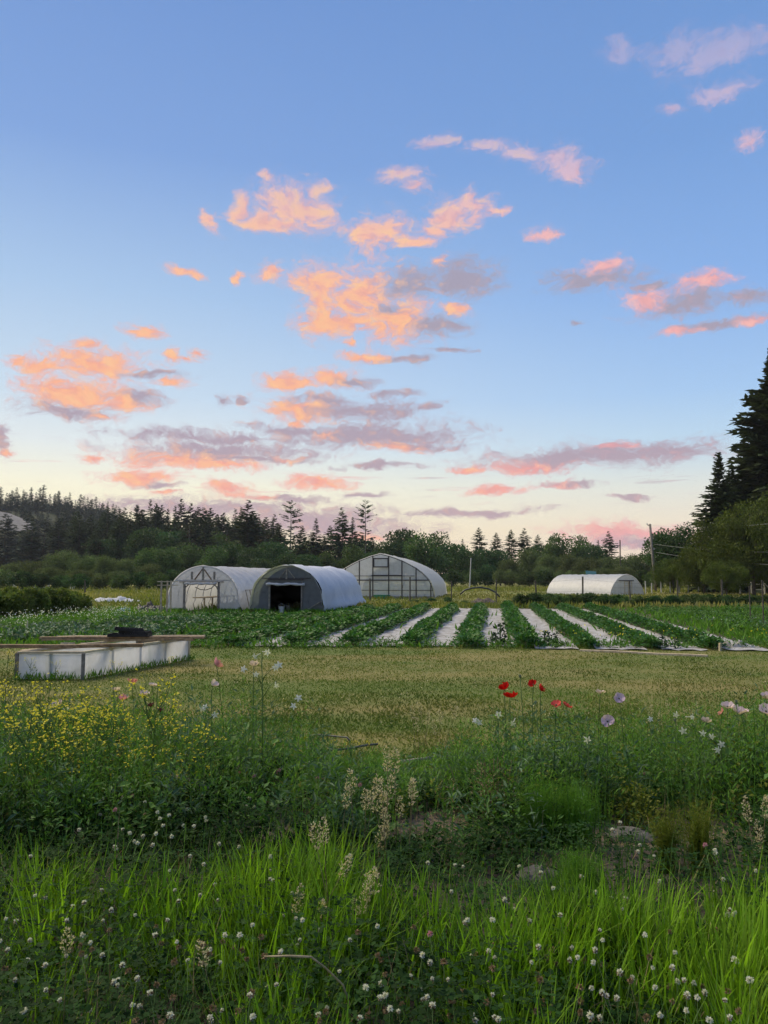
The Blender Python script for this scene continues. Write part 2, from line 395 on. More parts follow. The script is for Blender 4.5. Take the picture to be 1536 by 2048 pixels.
M['post_dark'] = mk('dark_post', (.075, .065, .05), (.12, .105, .085), 9, .9)
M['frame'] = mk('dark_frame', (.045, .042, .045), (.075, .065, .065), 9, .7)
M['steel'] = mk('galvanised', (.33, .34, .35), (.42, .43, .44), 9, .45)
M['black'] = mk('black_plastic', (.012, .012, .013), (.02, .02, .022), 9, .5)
M['hose'] = mk('black_hose', (.018, .02, .024), (.03, .034, .04), 9, .4, spec=.5)
M['tarp'] = mk('dark_tarp', (.02, .022, .028), (.05, .055, .06), 3, .6, bump=.8, bscale=12)
M['blue_tarp'] = mk('blue_tarp', (.10, .22, .38), (.16, .30, .46), 5, .6)
M['sheet'] = mk('ground_fabric', (.20, .19, .17), (.40, .405, .415), 2.6, .8, bump=1.0, bscale=9, detail=10, spec=.3)
M['cover_white'] = mk('white_cover', (0.465, 0.500, 0.563), (0.535, 0.563, 0.613), .9, .5, .12, bump=.5, bscale=5)
M['row_cover'] = mk('row_cover', (0.408, 0.435, 0.462), (0.510, 0.530, 0.558), 2, .7, .15, bump=.8, bscale=9)
M['soil'] = mk('soil', (.060, .050, .043), (.115, .098, .085), 3.5, .95, bump=1.0, bscale=28)
M['field_soil'] = mk('field_soil', (0.044, 0.044, 0.024), (0.072, 0.068, 0.040), 1.2, .95, bump=1.0, bscale=10)
M['lawn'] = mk('lawn_ground', (.085, .115, .024), (.175, .155, .055), .45, .95, bump=.8, bscale=40, detail=9, stretch=(.32, 1, 1))
M['ground'] = mk('meadow_ground', (.11, .135, .028), (.23, .205, .07), .035, .95, bump=.5, bscale=3, detail=8)
M['hill'] = mk('hill_ground', (.035, .045, .02), (.06, .06, .03), .02, .95)
M['rock'] = mk('bare_rock', (0.150, 0.145, 0.140), (0.210, 0.200, 0.190), .06, .9, bump=.8, bscale=.4)
M['stone'] = mk('field_stone', (0.088, 0.085, 0.077), (0.149, 0.143, 0.132), 14, .9, bump=.8, bscale=40)
M['needle'] = mk('fir_needles', (.038, .062, .030), (.075, .105, .045), .25, .8, .08, .45, objr=.6, spec=.1)
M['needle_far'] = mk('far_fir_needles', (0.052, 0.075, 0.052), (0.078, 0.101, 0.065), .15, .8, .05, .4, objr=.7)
M['needle_brown'] = mk('browning_needles', (.06, .05, .025), (.085, .065, .03), .3, .8, .05, .4, objr=.5)
M['leaf_dark'] = mk('dark_leaf', (0.025, 0.059, 0.017), (0.050, 0.095, 0.025), .35, .6, .2, .4, objr=.6)
M['leaf_mid'] = mk('mid_leaf', (0.049, 0.089, 0.024), (0.081, 0.128, 0.038), .35, .6, .25, .4, objr=.6)
M['leaf_willow'] = mk('willow_leaf', (.07, .10, .036), (.115, .145, .055), .4, .65, .25, .4, objr=.6, spec=.12)
M['leaf_olive'] = mk('olive_leaf', (0.052, 0.080, 0.014), (0.090, 0.115, 0.023), .5, .7, .2, .4, objr=.3, spec=.1)
M['bark'] = mk('bark', (.06, .05, .042), (.11, .095, .08), 4, .95, bump=.8, bscale=8)
M['bark_pale'] = mk('pale_bark', (.16, .145, .125), (.24, .22, .19), 4, .95)
M['roof'] = mk('brown_roof', (.10, .085, .07), (.14, .12, .10), 3, .9)
M['house_wall'] = mk('tan_wall', (.50, .40, .26), (.56, .46, .30), 3, .9)
M['glass'] = mk('window_glass', (.05, .06, .07), None, 3, .15, spec=.6)
M['solar'] = mk('solar_panel', (.04, .10, .09), (.05, .13, .12), 9, .2, spec=.6)
M['film_old'] = film('clear_film', (.64, .65, .66), .28, .45)
M['film_roof'] = film('milky_film', (.62, .63, .645), .10, .40)
M['film_dark'] = film('dark_film', (.26, .285, .30), .42, .3, .3)
M['film_gothic'] = film('gothic_film', (.68, .70, .715), .22, .45)
M['film_gothic_roof'] = film('gothic_roof_film', (.68, .68, .665), .08, .45)
M['film_frame'] = film('cold_frame_film', (.68, .70, .73), .12, .45, .4, .5)
M['green_plastic'] = mk('green_plastic', (.05, .25, .16), None, 5, .5)
M['bucket'] = mk('pale_bucket', (.5, .5, .48), None, 5, .5)

# ------------------------------------------------------------------ ground
def sm(a, b, x):
    t = np.clip((x - a) / (b - a), 0, 1); return t * t * (3 - 2 * t)
def gz(x, y):
    x = np.asarray(x, float); y = np.asarray(y, float)
    z = .30 * (1 - sm(4.6, 7.4, y + .25 * np.sin(x * 1.3))) + .025 * np.sin(x * 2.1 + 1) * np.sin(y * 2.7) * (1 - sm(6, 9, y)) 
    z = z - .06 * np.exp(-(((x - 1.45) / .55) ** 2 + ((y - 4.6) / .35) ** 2))
    return z
# one sheet to the horizon, finer near the camera
ys = np.concatenate([np.linspace(-40, 0, 5), np.linspace(.5, 9, 60), np.geomspace(9.5, 1290, 60)])
xs = np.concatenate([-np.geomspace(4.2, 1950, 34)[::-1], np.linspace(-4, 4, 60), np.geomspace(4.2, 1950, 34)])
XX, YY = np.meshgrid(xs, ys)
ZZ = gz(XX, YY)
def sheetF(nr, nc):
    i, j = np.meshgrid(np.arange(nr - 1), np.arange(nc - 1), indexing='ij'); a = (i * nc + j).ravel()
    return np.stack([a, a + 1, a + nc + 1, a + nc], 1)
tag(fobj('ground', np.stack([XX, YY, ZZ], -1), sheetF(len(ys), len(xs)), M['ground'], smooth=True), kind='structure')
def sheet(name, x0, x1, y0, y1, nx, ny, mat, lift, edge=None):
    a, b = np.meshgrid(np.linspace(x0, x1, nx), np.linspace(y0, y1, ny))
    if edge: a, b = edge(a, b)
    return tag(fobj(name, np.stack([a, b, gz(a, b) + lift], -1), sheetF(ny, nx), mat, smooth=True), kind='structure')
sheet('flower_bed', -9, 9, -1.5, 6.9, 90, 60, M['soil'], .004, lambda a, b: (a, np.where(b > 6.8, b + .3 * np.sin(a * 2.3), b)))
sheet('lawn', -26, 26, 6.4, 20.6, 100, 60, M['lawn'], .009)
SL = .141                                                # the beds and hoop houses run this way: x = x0 + SL*y
sheet('crop_field', -24, 22, 20.2, 46, 40, 30, M['field_soil'], .006, lambda a, b: (a + SL * (b - 20), b))

# wooded hill on the left
hx = np.linspace(-900, 60, 90); hy = np.linspace(330, 1100, 60)
HX, HY = np.meshgrid(hx, hy)
def hz(x, y):
    x = np.asarray(x, float); y = np.asarray(y, float)
    r = 34 * np.exp(-(np.maximum(x + 235, 0) / 60) ** 2) * np.exp(-(np.maximum(-x - 330, 0) / 260) ** 2) * sm(350, 560, y) * (1 - sm(800, 1100, y))
    r = r + 16 * np.exp(-(np.maximum(x + 130, 0) / 110) ** 2) * sm(345, 600, y) * (1 - sm(800, 1100, y))
    return r + 3 * np.sin(x * .03) * np.sin(y * .021) * sm(400, 500, y) - .5
tag(fobj('hill', np.stack([HX, HY, hz(HX, HY)], -1), sheetF(60, 90), M['hill'], smooth=True), kind='structure')
# pale bare slope on the hill
q = [P(px, py, 470) for px, py in ((-40, 1012), (10, 1016), (40, 1028), (60, 1040), (62, 1048), (30, 1050), (-40, 1052))]
rk = MB()
rows = [[Vector((p.x, p.y + 4 * i, p.z + dz)) for p in q[:5]] for i, dz in ((0, -6), (1, -3), (2, 0))]
tag(MB().grid([[P(x, 1062, 455), P(x, 1048 + 4 * math.sin(x * .2), 462), P(x, t, 474)] for x, t in ((-60, 1020), (-30, 1021), (0, 1023), (20, 1027), (40, 1035), (58, 1044), (66, 1053))]).build('bare_slope', M['rock'], smooth=True), kind='structure')

# ------------------------------------------------------------------ trees
def conifer(h, r, whorls, per, K, mat, seed, t0=.10, open_=0.0, droop=.22, cl=.5, trunk_mat=None, power=.62, limbs=False):
    g = np.random.default_rng(seed); root = empty('conifer_tree')
    t = np.repeat(np.linspace(0, 1, whorls) ** .92, per); t = np.clip(t + g.normal(0, .3 / whorls, len(t)), 0, .995)
    keep = g.random(len(t)) > open_; t = t[keep]; n = len(t)
    z = h * (t0 + (1 - t0) * t); L = r * ((1 - t) ** power * g.uniform(.6, 1.15, n) * (.75 + .3 * np.sin(t * 9 + seed)) + .03)
    a = g.uniform(0, 2 * np.pi, n); slope = -droop + .75 * t ** 1.5 + g.normal(0, .1, n)
    d = nrmz(np.stack([np.cos(a), np.sin(a), slope], 1)); s_ = np.stack([-np.sin(a), np.cos(a), np.zeros(n)], 1)
    V, F, Rn = [], [], []
    o = 0
    for k in range(K):
        s = (k + .6) / K
        c = np.stack([np.zeros(n), np.zeros(n), z], 1) + d * (L * s)[:, None]; c[:, 2] -= (droop * .8 * L * s * s)
        c[:, 2] += .16 * L * np.maximum(0, s - .65)                       # tips turn up
        for sd in (-1, 1, 0):
            dirs = nrmz(d * (.8 if sd else 1.2) + s_ * sd * g.uniform(.5, 1.1, n)[:, None] + g.normal(0, .16, (n, 3)) + np.array([0, 0, -.12]))
            ln = (cl * L * (1 - s * .72) * .62 + (.04 + .11 * (1 - t)) * r) * g.uniform(.6, 1.25, n)
            side = nrmz(np.cross(dirs, np.array([0, 0, 1.]) + g.normal(0, .35, (n, 3))))
            v, f = leaves(c, dirs, side, ln, ln * g.uniform(.2, .34, n), .12)
            V.append(v); F.append(f + o); o += len(v); Rn.append(np.repeat(g.random(n), 4))
    V = np.concatenate(V); F = np.concatenate(F)
    mb = MB(); mb.tube([(0, 0, -.6), (0, 0, h * .3), (0.02 * r, 0, h * .7), (0, 0, h * .985)], [h * .011, h * .009, h * .005, .01], 7)
    if limbs:
        for i in range(0, n, 3):
            p0 = Vector((0, 0, z[i])); mb.tube([p0, p0 + Vector(d[i]) * L[i] * .5 - Vector((0, 0, .1 * L[i])), p0 + Vector(d[i]) * L[i] * .95 - Vector((0, 0, droop * .6 * L[i]))], [.012 * L[i] + .02, .01 * L[i], .01], 4, False)
    mb.build('trunk', trunk_mat or M['bark'], root, True)
    fobj('crown', V, F, mat, root, np.concatenate(Rn))
    return root
def broadleaf(name, h, w, lobes, per, lsize, mat, seed, base=.0, hang=0.0, lobe_r=.26, trunk_mat=None, flat=1.0):
    g = np.random.default_rng(seed); root = empty(name)
    c = rdir(lobes, 0, g) * (g.random((lobes, 1)) ** .45) * .8
    cz = base * h + (h - base * h) * (.5 + c[:, 2] * .5 * .92)
    c = np.stack([c[:, 0] * w * .5, c[:, 1] * w * .5, cz], 1)
    pinch = np.clip(1.3 - 1.1 * np.abs((cz / h) - .4), .62, 1)[:, None]; c[:, :2] *= pinch
    lr = lobe_r * min(w, h) * g.uniform(.55, 1.15, lobes)
    idx = np.repeat(np.arange(lobes), per); n = len(idx)
    p = rdir(n, .25, g) * (g.random((n, 1)) ** .33); p[:, 2] *= .75 * flat
    pos = c[idx] + p * lr[idx][:, None]
    pos[:, 2] = np.maximum(pos[:, 2], .05 * h * g.random(n))
    dirs = nrmz(p * .7 + g.normal(0, .6, (n, 3)) + np.array([0, 0, -hang]))
    side = perp(dirs, g); ln = lsize * g.uniform(.6, 1.3, n)
    V, F = leaves(pos, dirs, side, ln, ln * (.34 if hang < .5 else .2), .15)
    mb = MB(); tr = max(.05, h * .018)
    mb.tube([(0, 0, -.4), (0, 0, base * h + .12 * h), (.02 * w, 0, h * .5), (0, .02 * w, h * .8)], [tr * 1.3, tr, tr * .6, tr * .2], 7)
    for i in range(min(lobes, 16)):
        z0 = h * (base + .08 + .25 * g.random()); mb.tube([(0, 0, z0), Vector((c[i][0] * .5, c[i][1] * .5, (z0 + c[i][2]) * .5)), Vector(c[i])], [tr * .5, tr * .3, tr * .1], 4, False)
    mb.build('trunk', trunk_mat or M['bark'], root, True)
    lab = np.clip(g.normal(.5, .22, lobes)[idx] + g.normal(0, .15, n), 0, 1)
    fobj('crown', V, F, mat, root, np.repeat(lab, 4))
    return root
def put(proto, hbase, px, top, Y, label, group, wid=1.0, z0=0.0, name=None):
    pt = P(px, top, Y); s = max(.15, (pt.z - z0) / hbase)
    o = place(proto, (pt.x, Y, z0), random.uniform(0, 6.28), (s * wid, s * wid, s), label, group)
    tag(o, cat='shrub' if 'shrub' in proto.name else 'tree'); return o

# prototypes, 10 units tall
CON = [conifer(10, 2.5, 32, 8, 5, M['needle'], 1), conifer(10, 2.9, 28, 8, 5, M['needle'], 2, open_=.1), conifer(10, 2.2, 32, 7, 5, M['needle'], 3, t0=.15)]
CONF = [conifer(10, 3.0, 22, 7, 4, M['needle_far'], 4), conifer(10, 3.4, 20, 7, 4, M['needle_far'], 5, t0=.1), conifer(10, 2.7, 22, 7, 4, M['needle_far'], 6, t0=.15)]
CONO = [conifer(10, 2.5, 20, 4, 6, M['needle'], 7, t0=.3, open_=.3, droop=.1, cl=.42, trunk_mat=M['bark_pale'], power=.5), conifer(10, 2.2, 22, 4, 6, M['needle_brown'], 8, t0=.22, open_=.3, droop=.12, trunk_mat=M['bark_pale'], power=.6)]
BRD = [broadleaf('broadleaf_tree', 10, 9, 46, 130, .42, M['leaf_dark'], 11), broadleaf('broadleaf_tree', 10, 8, 42, 130, .42, M['leaf_mid'], 12), broadleaf('broadleaf_tree', 10, 10, 50, 120, .42, M['leaf_mid'], 13, lobe_r=.22)]
WIL = [broadleaf('willow_tree', 10, 12, 52, 130, .55, M['leaf_willow'], 14, base=.04, hang=.5, lobe_r=.22), broadleaf('willow_tree', 10, 14, 56, 120, .55, M['leaf_willow'], 15, base=.03, hang=.5, lobe_r=.2)]
SHR = [broadleaf('shrub', 10, 22, 50, 110, .8, M['leaf_mid'], 16, base=.02, lobe_r=.26), broadleaf('shrub', 10, 20, 46, 110, .8, M['leaf_dark'], 17, base=.02, lobe_r=.27), broadleaf('shrub', 10, 24, 52, 110, .8, M['leaf_willow'], 18, base=.02, lobe_r=.25)]
ORD = ['first', 'second', 'third', 'fourth', 'fifth', 'sixth', 'seventh', 'eighth', 'ninth', 'tenth', 'eleventh', 'twelfth', 'thirteenth', 'fourteenth', 'fifteenth', 'sixteenth', 'seventeenth', 'eighteenth', 'nineteenth', 'twentieth', 'last']
def prof(pts, x):
    xs_, ys_ = zip(*pts); return float(np.interp(x, xs_, ys_))
# conifers on the far hill
def LB_HILL_(px, Y):
    where = 'above the pale bare slope' if px < 66 else 'on the rounded crest' if px < 130 else 'on the right shoulder' if px < 190 else 'where it meets the nearer belt'
    return f'small dark conifer {where} of the far-left wooded hill, ' + ('top row' if Y > 570 else 'lower row')
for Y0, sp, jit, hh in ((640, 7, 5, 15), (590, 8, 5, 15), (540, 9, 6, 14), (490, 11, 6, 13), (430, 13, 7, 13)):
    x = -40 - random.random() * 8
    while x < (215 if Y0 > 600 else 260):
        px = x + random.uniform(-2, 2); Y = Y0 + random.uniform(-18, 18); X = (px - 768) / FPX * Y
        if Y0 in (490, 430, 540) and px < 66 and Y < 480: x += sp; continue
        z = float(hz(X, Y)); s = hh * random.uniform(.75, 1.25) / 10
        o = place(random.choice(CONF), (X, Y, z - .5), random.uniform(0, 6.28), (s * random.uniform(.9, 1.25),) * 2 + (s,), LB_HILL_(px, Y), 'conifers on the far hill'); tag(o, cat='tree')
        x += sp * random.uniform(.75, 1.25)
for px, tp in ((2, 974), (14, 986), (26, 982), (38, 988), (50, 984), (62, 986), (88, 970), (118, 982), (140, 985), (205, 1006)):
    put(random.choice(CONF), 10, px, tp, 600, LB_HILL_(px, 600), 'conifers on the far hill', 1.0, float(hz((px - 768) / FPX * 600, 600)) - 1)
# belt of conifers behind the hoop houses
top1 = [(150, 1030), (200, 1030), (235, 1012), (270, 1004), (340, 1000), (380, 1008), (430, 1012), (480, 1010), (520, 1018), (545, 1035), (600, 1045)]
for Y0, sp, dy, proto in ((300, 10, 0, CON), (265, 12, 12, CON), (230, 13, 30, CON + CONO + BRD[:2])):
    x = 150 if Y0 > 240 else 190
    while x < (560 if Y0 > 240 else 600):
        pr_ = random.choice(proto); rnd_ = pr_ in BRD; put(pr_, 10, x + random.uniform(-3, 3), prof(top1, x) + dy + max(-6, random.gauss(9, 11)) + (16 if rnd_ else 0), Y0 + random.uniform(-12, 12), ('tall dark conifer, ' if Y0 > 240 else 'rounded green tree, ' if rnd_ else 'nearer dark conifer, ') + ('left end of the belt' if x < 230 else 'belt left of the milky hoop house' if x < 300 else 'belt above the light green tree' if x < 350 else 'belt above the milky hoop house door' if x < 420 else 'belt above the milky hoop house ridge' if x < 490 else 'belt above the gap between hoop houses') + (', back row' if Y0 > 280 else ', middle row' if Y0 > 240 else ', front row'), 'conifers in the belt behind the hoop houses', random.uniform(.9, 1.4) * (.62 if rnd_ else 1))
        x += sp * random.uniform(.7, 1.35)
x = 0; k_ = 0
while x < 190:                                                            # foot of the hill
    put(random.choice(CONF + CON), 10, x + random.uniform(-3, 3), 1046 + random.gauss(0, 12) - .06 * x, 320 + random.uniform(-25, 25), f'dark conifer at the foot of the far-left hill, {ORD[min(k_, 20)]} from the left', 'conifers at the foot of the hill', random.uniform(1, 1.4)); k_ += 1; x += 10 * random.uniform(.7, 1.3)
put(CON[1], 10, 497, 1001, 205, 'tall full conifer standing above the belt, left of the broad-topped one', 'tall conifers on the skyline', 1.15)
put(CONO[0], 10, 582, 1002, 200, 'tall conifer with a bare pale trunk and broad top behind dark-fronted hoop house', 'tall conifers on the skyline', 1.15)
put(CON[0], 10, 604, 1052, 205, 'short conifer right against the tall bare-trunked one', 'tall conifers on the skyline', 1.1)
put(CON[2], 10, 632, 1037, 220, 'slim conifer alone in the pink gap of the tree line', 'tall conifers on the skyline', 1.2)
put(CON[0], 10, 661, 1052, 225, 'low conifer at the left of the pair with an airy neighbour', 'tall conifers on the skyline', 1.2)
put(CON[1], 10, 684, 1016, 205, 'tall conifer left of the airy one above the gothic greenhouse', 'tall conifers on the skyline', 1.0)
put(CON[2], 10, 706, 1035, 210, 'middle-sized conifer between the full one and the airy one', 'tall conifers on the skyline', 1.1)
put(CONO[0], 10, 731, 1001, 195, 'tall airy see-through conifer, right end of the centre group', 'tall conifers on the skyline', .95)
put(CON[0], 10, 560, 1048, 215, 'conifer filling the left side of the tall bare-trunked one', 'tall conifers on the skyline', 1.2)
put(CONO[1], 10, 530, 1035, 215, 'brownish thin conifer between two tall dark ones', 'tall conifers on the skyline', 1.1)
for k_, (px, tp) in enumerate(((590, 1075), (620, 1080), (648, 1072), (672, 1070), (718, 1068), (745, 1078), (760, 1085))):
    put(random.choice(CON + BRD), 10, px, tp, 225, f'dark tree filling the tree line left of the gothic greenhouse peak, {ORD[k_]} from the left', 'trees filling the tree line', 1.2)
for px, tp, l in ((958, 1056, 'pointed conifer above the meadow, left of a close pair'), (992, 1066, 'small conifer between the meadow pole and the pair'), (1022, 1060, 'left conifer of the pair above the willows'), (1048, 1057, 'right conifer of the pair above the willows'), (1076, 1070, 'low conifer beside the round-topped tree pair'), (1196, 1080, 'stubby conifer left of the lone spire'), (1217, 1063, 'lone spire-shaped conifer below the pink cloud'), (925, 1078, 'thin conifer beside the large round trees')):
    put(random.choice(CON), 10, px, tp, 215, l, 'conifers along the right tree line', 1.15)
for px, tp, Y, w, pr, l in ((808, 1044, 190, .8, 0, 'dark crowned tree, tallest of the broadleaf group behind gothic greenhouse'), (783, 1072, 185, .9, 0, 'dark tree at the left end of the group behind gothic greenhouse'),
        (850, 1062, 175, 1.0, 1, 'wide green tree in the middle behind the gothic greenhouse'), (882, 1058, 190, .7, 1, 'green tree right of the gothic greenhouse roof, fairly tall'), (905, 1076, 185, .9, 0, 'dark tree above the greenhouse right shoulder'),
        (938, 1092, 180, 1.0, 0, 'dark tree behind the slim white meadow pole'), (970, 1088, 190, .9, 0, 'dark tree right of the slim white meadow pole'), (1000, 1092, 190, .9, 0, 'dark tree under the small conifer by the pole'), (1112, 1062, 200, .8, 1, 'round-topped tree, left of a pair above the willows'), (1150, 1066, 200, .85, 1, 'round-topped tree, right of a pair above the willows'), (1180, 1078, 205, .8, 0, 'dark round tree left of the stubby conifer'), (1085, 1080, 205, .9, 0, 'dark tree behind the large willow'),
        (700, 1084, 165, .8, 1, 'rounded green tree left of the gothic greenhouse peak'), (655, 1098, 165, .8, 1, 'low green tree above the white-covered hoop house'), (615, 1100, 160, .9, 0, 'dark low tree right of the little house'), (545, 1072, 180, .8, 0, 'dark tree behind the gap between hoop houses'), (575, 1098, 165, .8, 0, 'dark low tree behind the dark-fronted hoop house'),
        (505, 1084, 165, .85, 0, 'dark tree above the milky hoop house roof'), (460, 1076, 170, .85, 0, 'deep green tree over the milky hoop house ridge'), (425, 1086, 165, .9, 1, 'green tree over the milky hoop house door'), (375, 1080, 170, .9, 1, 'green tree behind the milky hoop house left shoulder'), (330, 1082, 165, .9, 2, 'light green tree left of the milky hoop house'), (290, 1092, 160, .9, 1, 'green tree left of the light green one'), (740, 1096, 170, .8, 0, 'dark tree touching the gothic greenhouse peak'), (760, 1092, 180, .8, 0, 'dark tree just behind the gothic greenhouse peak'), (520, 1108, 150, 1.0, 0, 'dark bushy tree between both hoop house roofs')):
    put(BRD[pr], 10, px, tp, Y, l, 'broadleaf trees along the tree line', w)
k_ = 0
for px, tp, Y, w, l in ((128, 1094, 150, .9, 'grey-green willow on the left, tallest of its thicket'), (178, 1102, 145, .9, 'grey-green willow right of the tallest left one'), (212, 1106, 140, .8, 'small pale willow left of the light green tree'), (62, 1114, 150, 1.0, 'willow mound left of the tallest left willow'), (20, 1122, 140, 1.0, 'willow mound at the left picture edge'), (100, 1128, 130, 1.0, 'low willow mound in front of the left thicket'), (250, 1112, 140, .9, 'willow below the green trees on the left'), (165, 1134, 122, 1.0, 'low willow above the left fence posts'), (300, 1122, 130, .9, 'willow beside the milky hoop house'), (235, 1136, 120, 1.0, 'low willow between fence and hoop house'),
        (1058, 1090, 165, .75, 'big rounded willow right of the slim meadow pole'), (1100, 1100, 160, .8, 'willow above the small right greenhouse'), (1140, 1102, 155, .8, 'rounded willow over the solar panel'), (1178, 1108, 150, .8, 'pale willow right of the solar panel'), (1018, 1112, 165, .7, 'low rounded willow beside the meadow'), (1228, 1104, 155, .8, 'willow behind the far thin pole'), (1262, 1104, 150, .8, 'willow left of the leaning utility pole'), (1292, 1098, 150, .8, 'willow right behind the leaning utility pole'), (1245, 1128, 135, .9, 'low willow behind the right greenhouse door'), (1200, 1130, 140, .9, 'low willow over the right greenhouse roof'), (1085, 1128, 150, .9, 'low willow left of the right greenhouse')):
    put(WIL[k_ % 2], 10, px, tp, Y, l, 'willows along the fields', w); k_ += 1
for k_, (px, tp, Y, pr) in enumerate(((10, 1138, 112, 2), (45, 1142, 108, 1), (85, 1146, 110, 1), (125, 1148, 112, 0), (160, 1148, 108, 1), (200, 1146, 112, 2), (240, 1146, 110, 0), (280, 1144, 112, 1), (315, 1142, 110, 0), (345, 1140, 118, 1))):
    put(SHR[pr], 10, px, tp, Y, f'bushy shrub behind the left fence, {ORD[k_]} of ten from the left', 'shrubs behind the left fence', .8)
for k_, (px, tp, Y, pr) in enumerate(((905, 1138, 150, 1), (940, 1136, 152, 0), (975, 1130, 155, 1), (1010, 1138, 150, 2), (1050, 1138, 148, 0), (1090, 1140, 146, 1), (1130, 1140, 146, 2), (1170, 1140, 145, 0), (1210, 1142, 140, 2), (1250, 1142, 138, 0), (1285, 1140, 130, 1), (1310, 1140, 120, 0))):
    put(SHR[pr], 10, px, tp, Y, f'bushy shrub along the far meadow edge, {ORD[k_]} of twelve from the left', 'shrubs along the far meadow edge', .7)
# the big trees at the right edge
big = conifer(31.5, 10.0, 74, 10, 10, M['needle'], 21, t0=.06, droop=.16, cl=.36, limbs=True, power=.8)
big2 = conifer(16, 4.4, 46, 9, 8, M['needle'], 22, t0=.08, droop=.18, cl=.4, limbs=True)
tag(big, 'huge dark conifer cut off by the right picture edge', 'tree'); b0 = P(1562, 1000, 96); big.location = (b0.x, 96, -.2)
tag(big2, 'slender dark conifer left of the huge one at right edge', 'tree'); b0 = P(1440, 1000, 92); big2.location = (b0.x, 92, -.2); big2.scale = (1, 1, P(1440, 903, 92).z / 16)
o = copy_thing(big2, (P(1408, 1000, 104).x, 104, -.2), 2.0, (1.1, 1.1, .55), 'short conifer half hidden beside the dark leafy tree', None)
o = copy_thing(big2, (P(1490, 1000, 100).x, 100, -.2), 4.0, (1.35, 1.35, 1.18), 'dark conifer between the slender one and the huge one', None)
o = copy_thing(big2, (P(1520, 1000, 108).x, 108, -.2), 1.0, (1.5, 1.5, 1.45), 'tall dark conifer just left of the huge one', None)
o = copy_thing(big2, (P(1464, 1000, 98).x, 98, -.2), 5.0, (1.2, 1.2, 1.0), 'dark conifer right behind the slender one', None)
rb = broadleaf('broadleaf_tree', 10, 9, 70, 190, .30, M['leaf_dark'], 31, lobe_r=.2)
tag(rb, 'dark leafy tree right behind the leaning utility pole', 'tree'); b0 = P(1352, 1032, 112); rb.location = (b0.x, 112, 0); rb.scale = (b0.z / 10,) * 3
def olive(px, tp, Y, w, seed, l):
    t = broadleaf('willow_tree', 10, 15, 130, 210, .34, M['leaf_olive'], seed, base=.02, hang=.7, lobe_r=.16); p = P(px, tp, Y)
    t.location = (p.x, Y, 0); t.scale = (p.z / 10 * w, p.z / 10 * w, p.z / 10); tag(t, l, 'tree', 'olive willows at the right'); return t
olive(1500, 990, 74, .85, 41, 'large olive-brown willow at the right edge, under the wires')
olive(1590, 960, 78, .8, 45, 'tall olive-brown willow cut by the right picture edge')
olive(1405, 1075, 84, .8, 42, 'olive willow in front of the slender conifer')
olive(1345, 1112, 92, .9, 43, 'low olive willow right beside the leaning utility pole')
olive(1450, 1110, 70, .85, 44, 'low olive willow above the white rail gate')

# ------------------------------------------------------------------ hoop houses
def semi_arch(w, h, wall, n=18):
    """half circle on short straight walls; returns (x, z) from left foot to right foot"""
    pts = [(-w / 2, 0), (-w / 2 - .03 * w, wall * .6)]
    for i in range(n + 1):
        a = math.pi * (1 - i / n); pts.append((math.cos(a) * w * .5 * (1.0 + .06 * math.sin(a) * (1 - math.sin(a)) * 4 * .5), wall + math.sin(a) * (h - wall)))
    pts += [(w / 2 + .03 * w, wall * .6), (w / 2, 0)]
    return pts
def inside_arch(pts, x):
    """height of the arch over x"""
    best = 0
    for (a, b), (c, d) in zip(pts, pts[1:]):
        if min(a, c) - 1e-6 <= x <= max(a, c) + 1e-6:
            t = 0 if abs(c - a) < 1e-6 else (x - a) / (c - a); best = max(best, b + t * (d - b))
    return best
def cover_mesh(pts, L, ny, wob=.012, sag=.02, seed=0, fray=0.0, scale=1.012, y0=0.0, ribs=0):
    g = np.random.default_rng(seed); rows = []
    for j in range(ny + 1):
        y = y0 + (L - y0) * j / ny; row = []
        rib = abs(math.sin(math.pi * (y / L) * ribs)) if ribs else 0
        for i, (x, z) in enumerate(pts):
            s = scale - sag * rib * .5 + g.normal(0, wob * .35)
            f = fray * g.random() if i in (0, len(pts) - 1) else 0
            row.append((x * s, y + g.normal(0, wob * .3), max(z * s - sag * rib * (z / 2.4), 0.0) + f))
        rows.append(row)
    return rows
def arch_panel(pts, y, hole=None, n=40):
    """end wall: strips from the ground to the arch, leaving a door hole (x0, x1, ztop)"""
    x0, x1 = min(p[0] for p in pts), max(p[0] for p in pts); mb = MB()
    xs_ = sorted(set(list(np.linspace(x0, x1, n)) + ([hole[0], hole[1]] if hole else [])))
    for a, b in zip(xs_, xs_[1:]):
        za, zb = inside_arch(pts, a), inside_arch(pts, b); m_ = (a + b) / 2
        lo = hole[2] if hole and hole[0] - 1e-6 < m_ < hole[1] + 1e-6 else 0
        if za <= lo and zb <= lo: continue
        mb.poly([(a, y, lo), (b, y, lo), (b, y, max(zb, lo)), (a, y, max(za, lo))])
    return mb
HD = -math.atan(SL)                                       # heading of beds and houses
def tuft(mb_v, n): pass

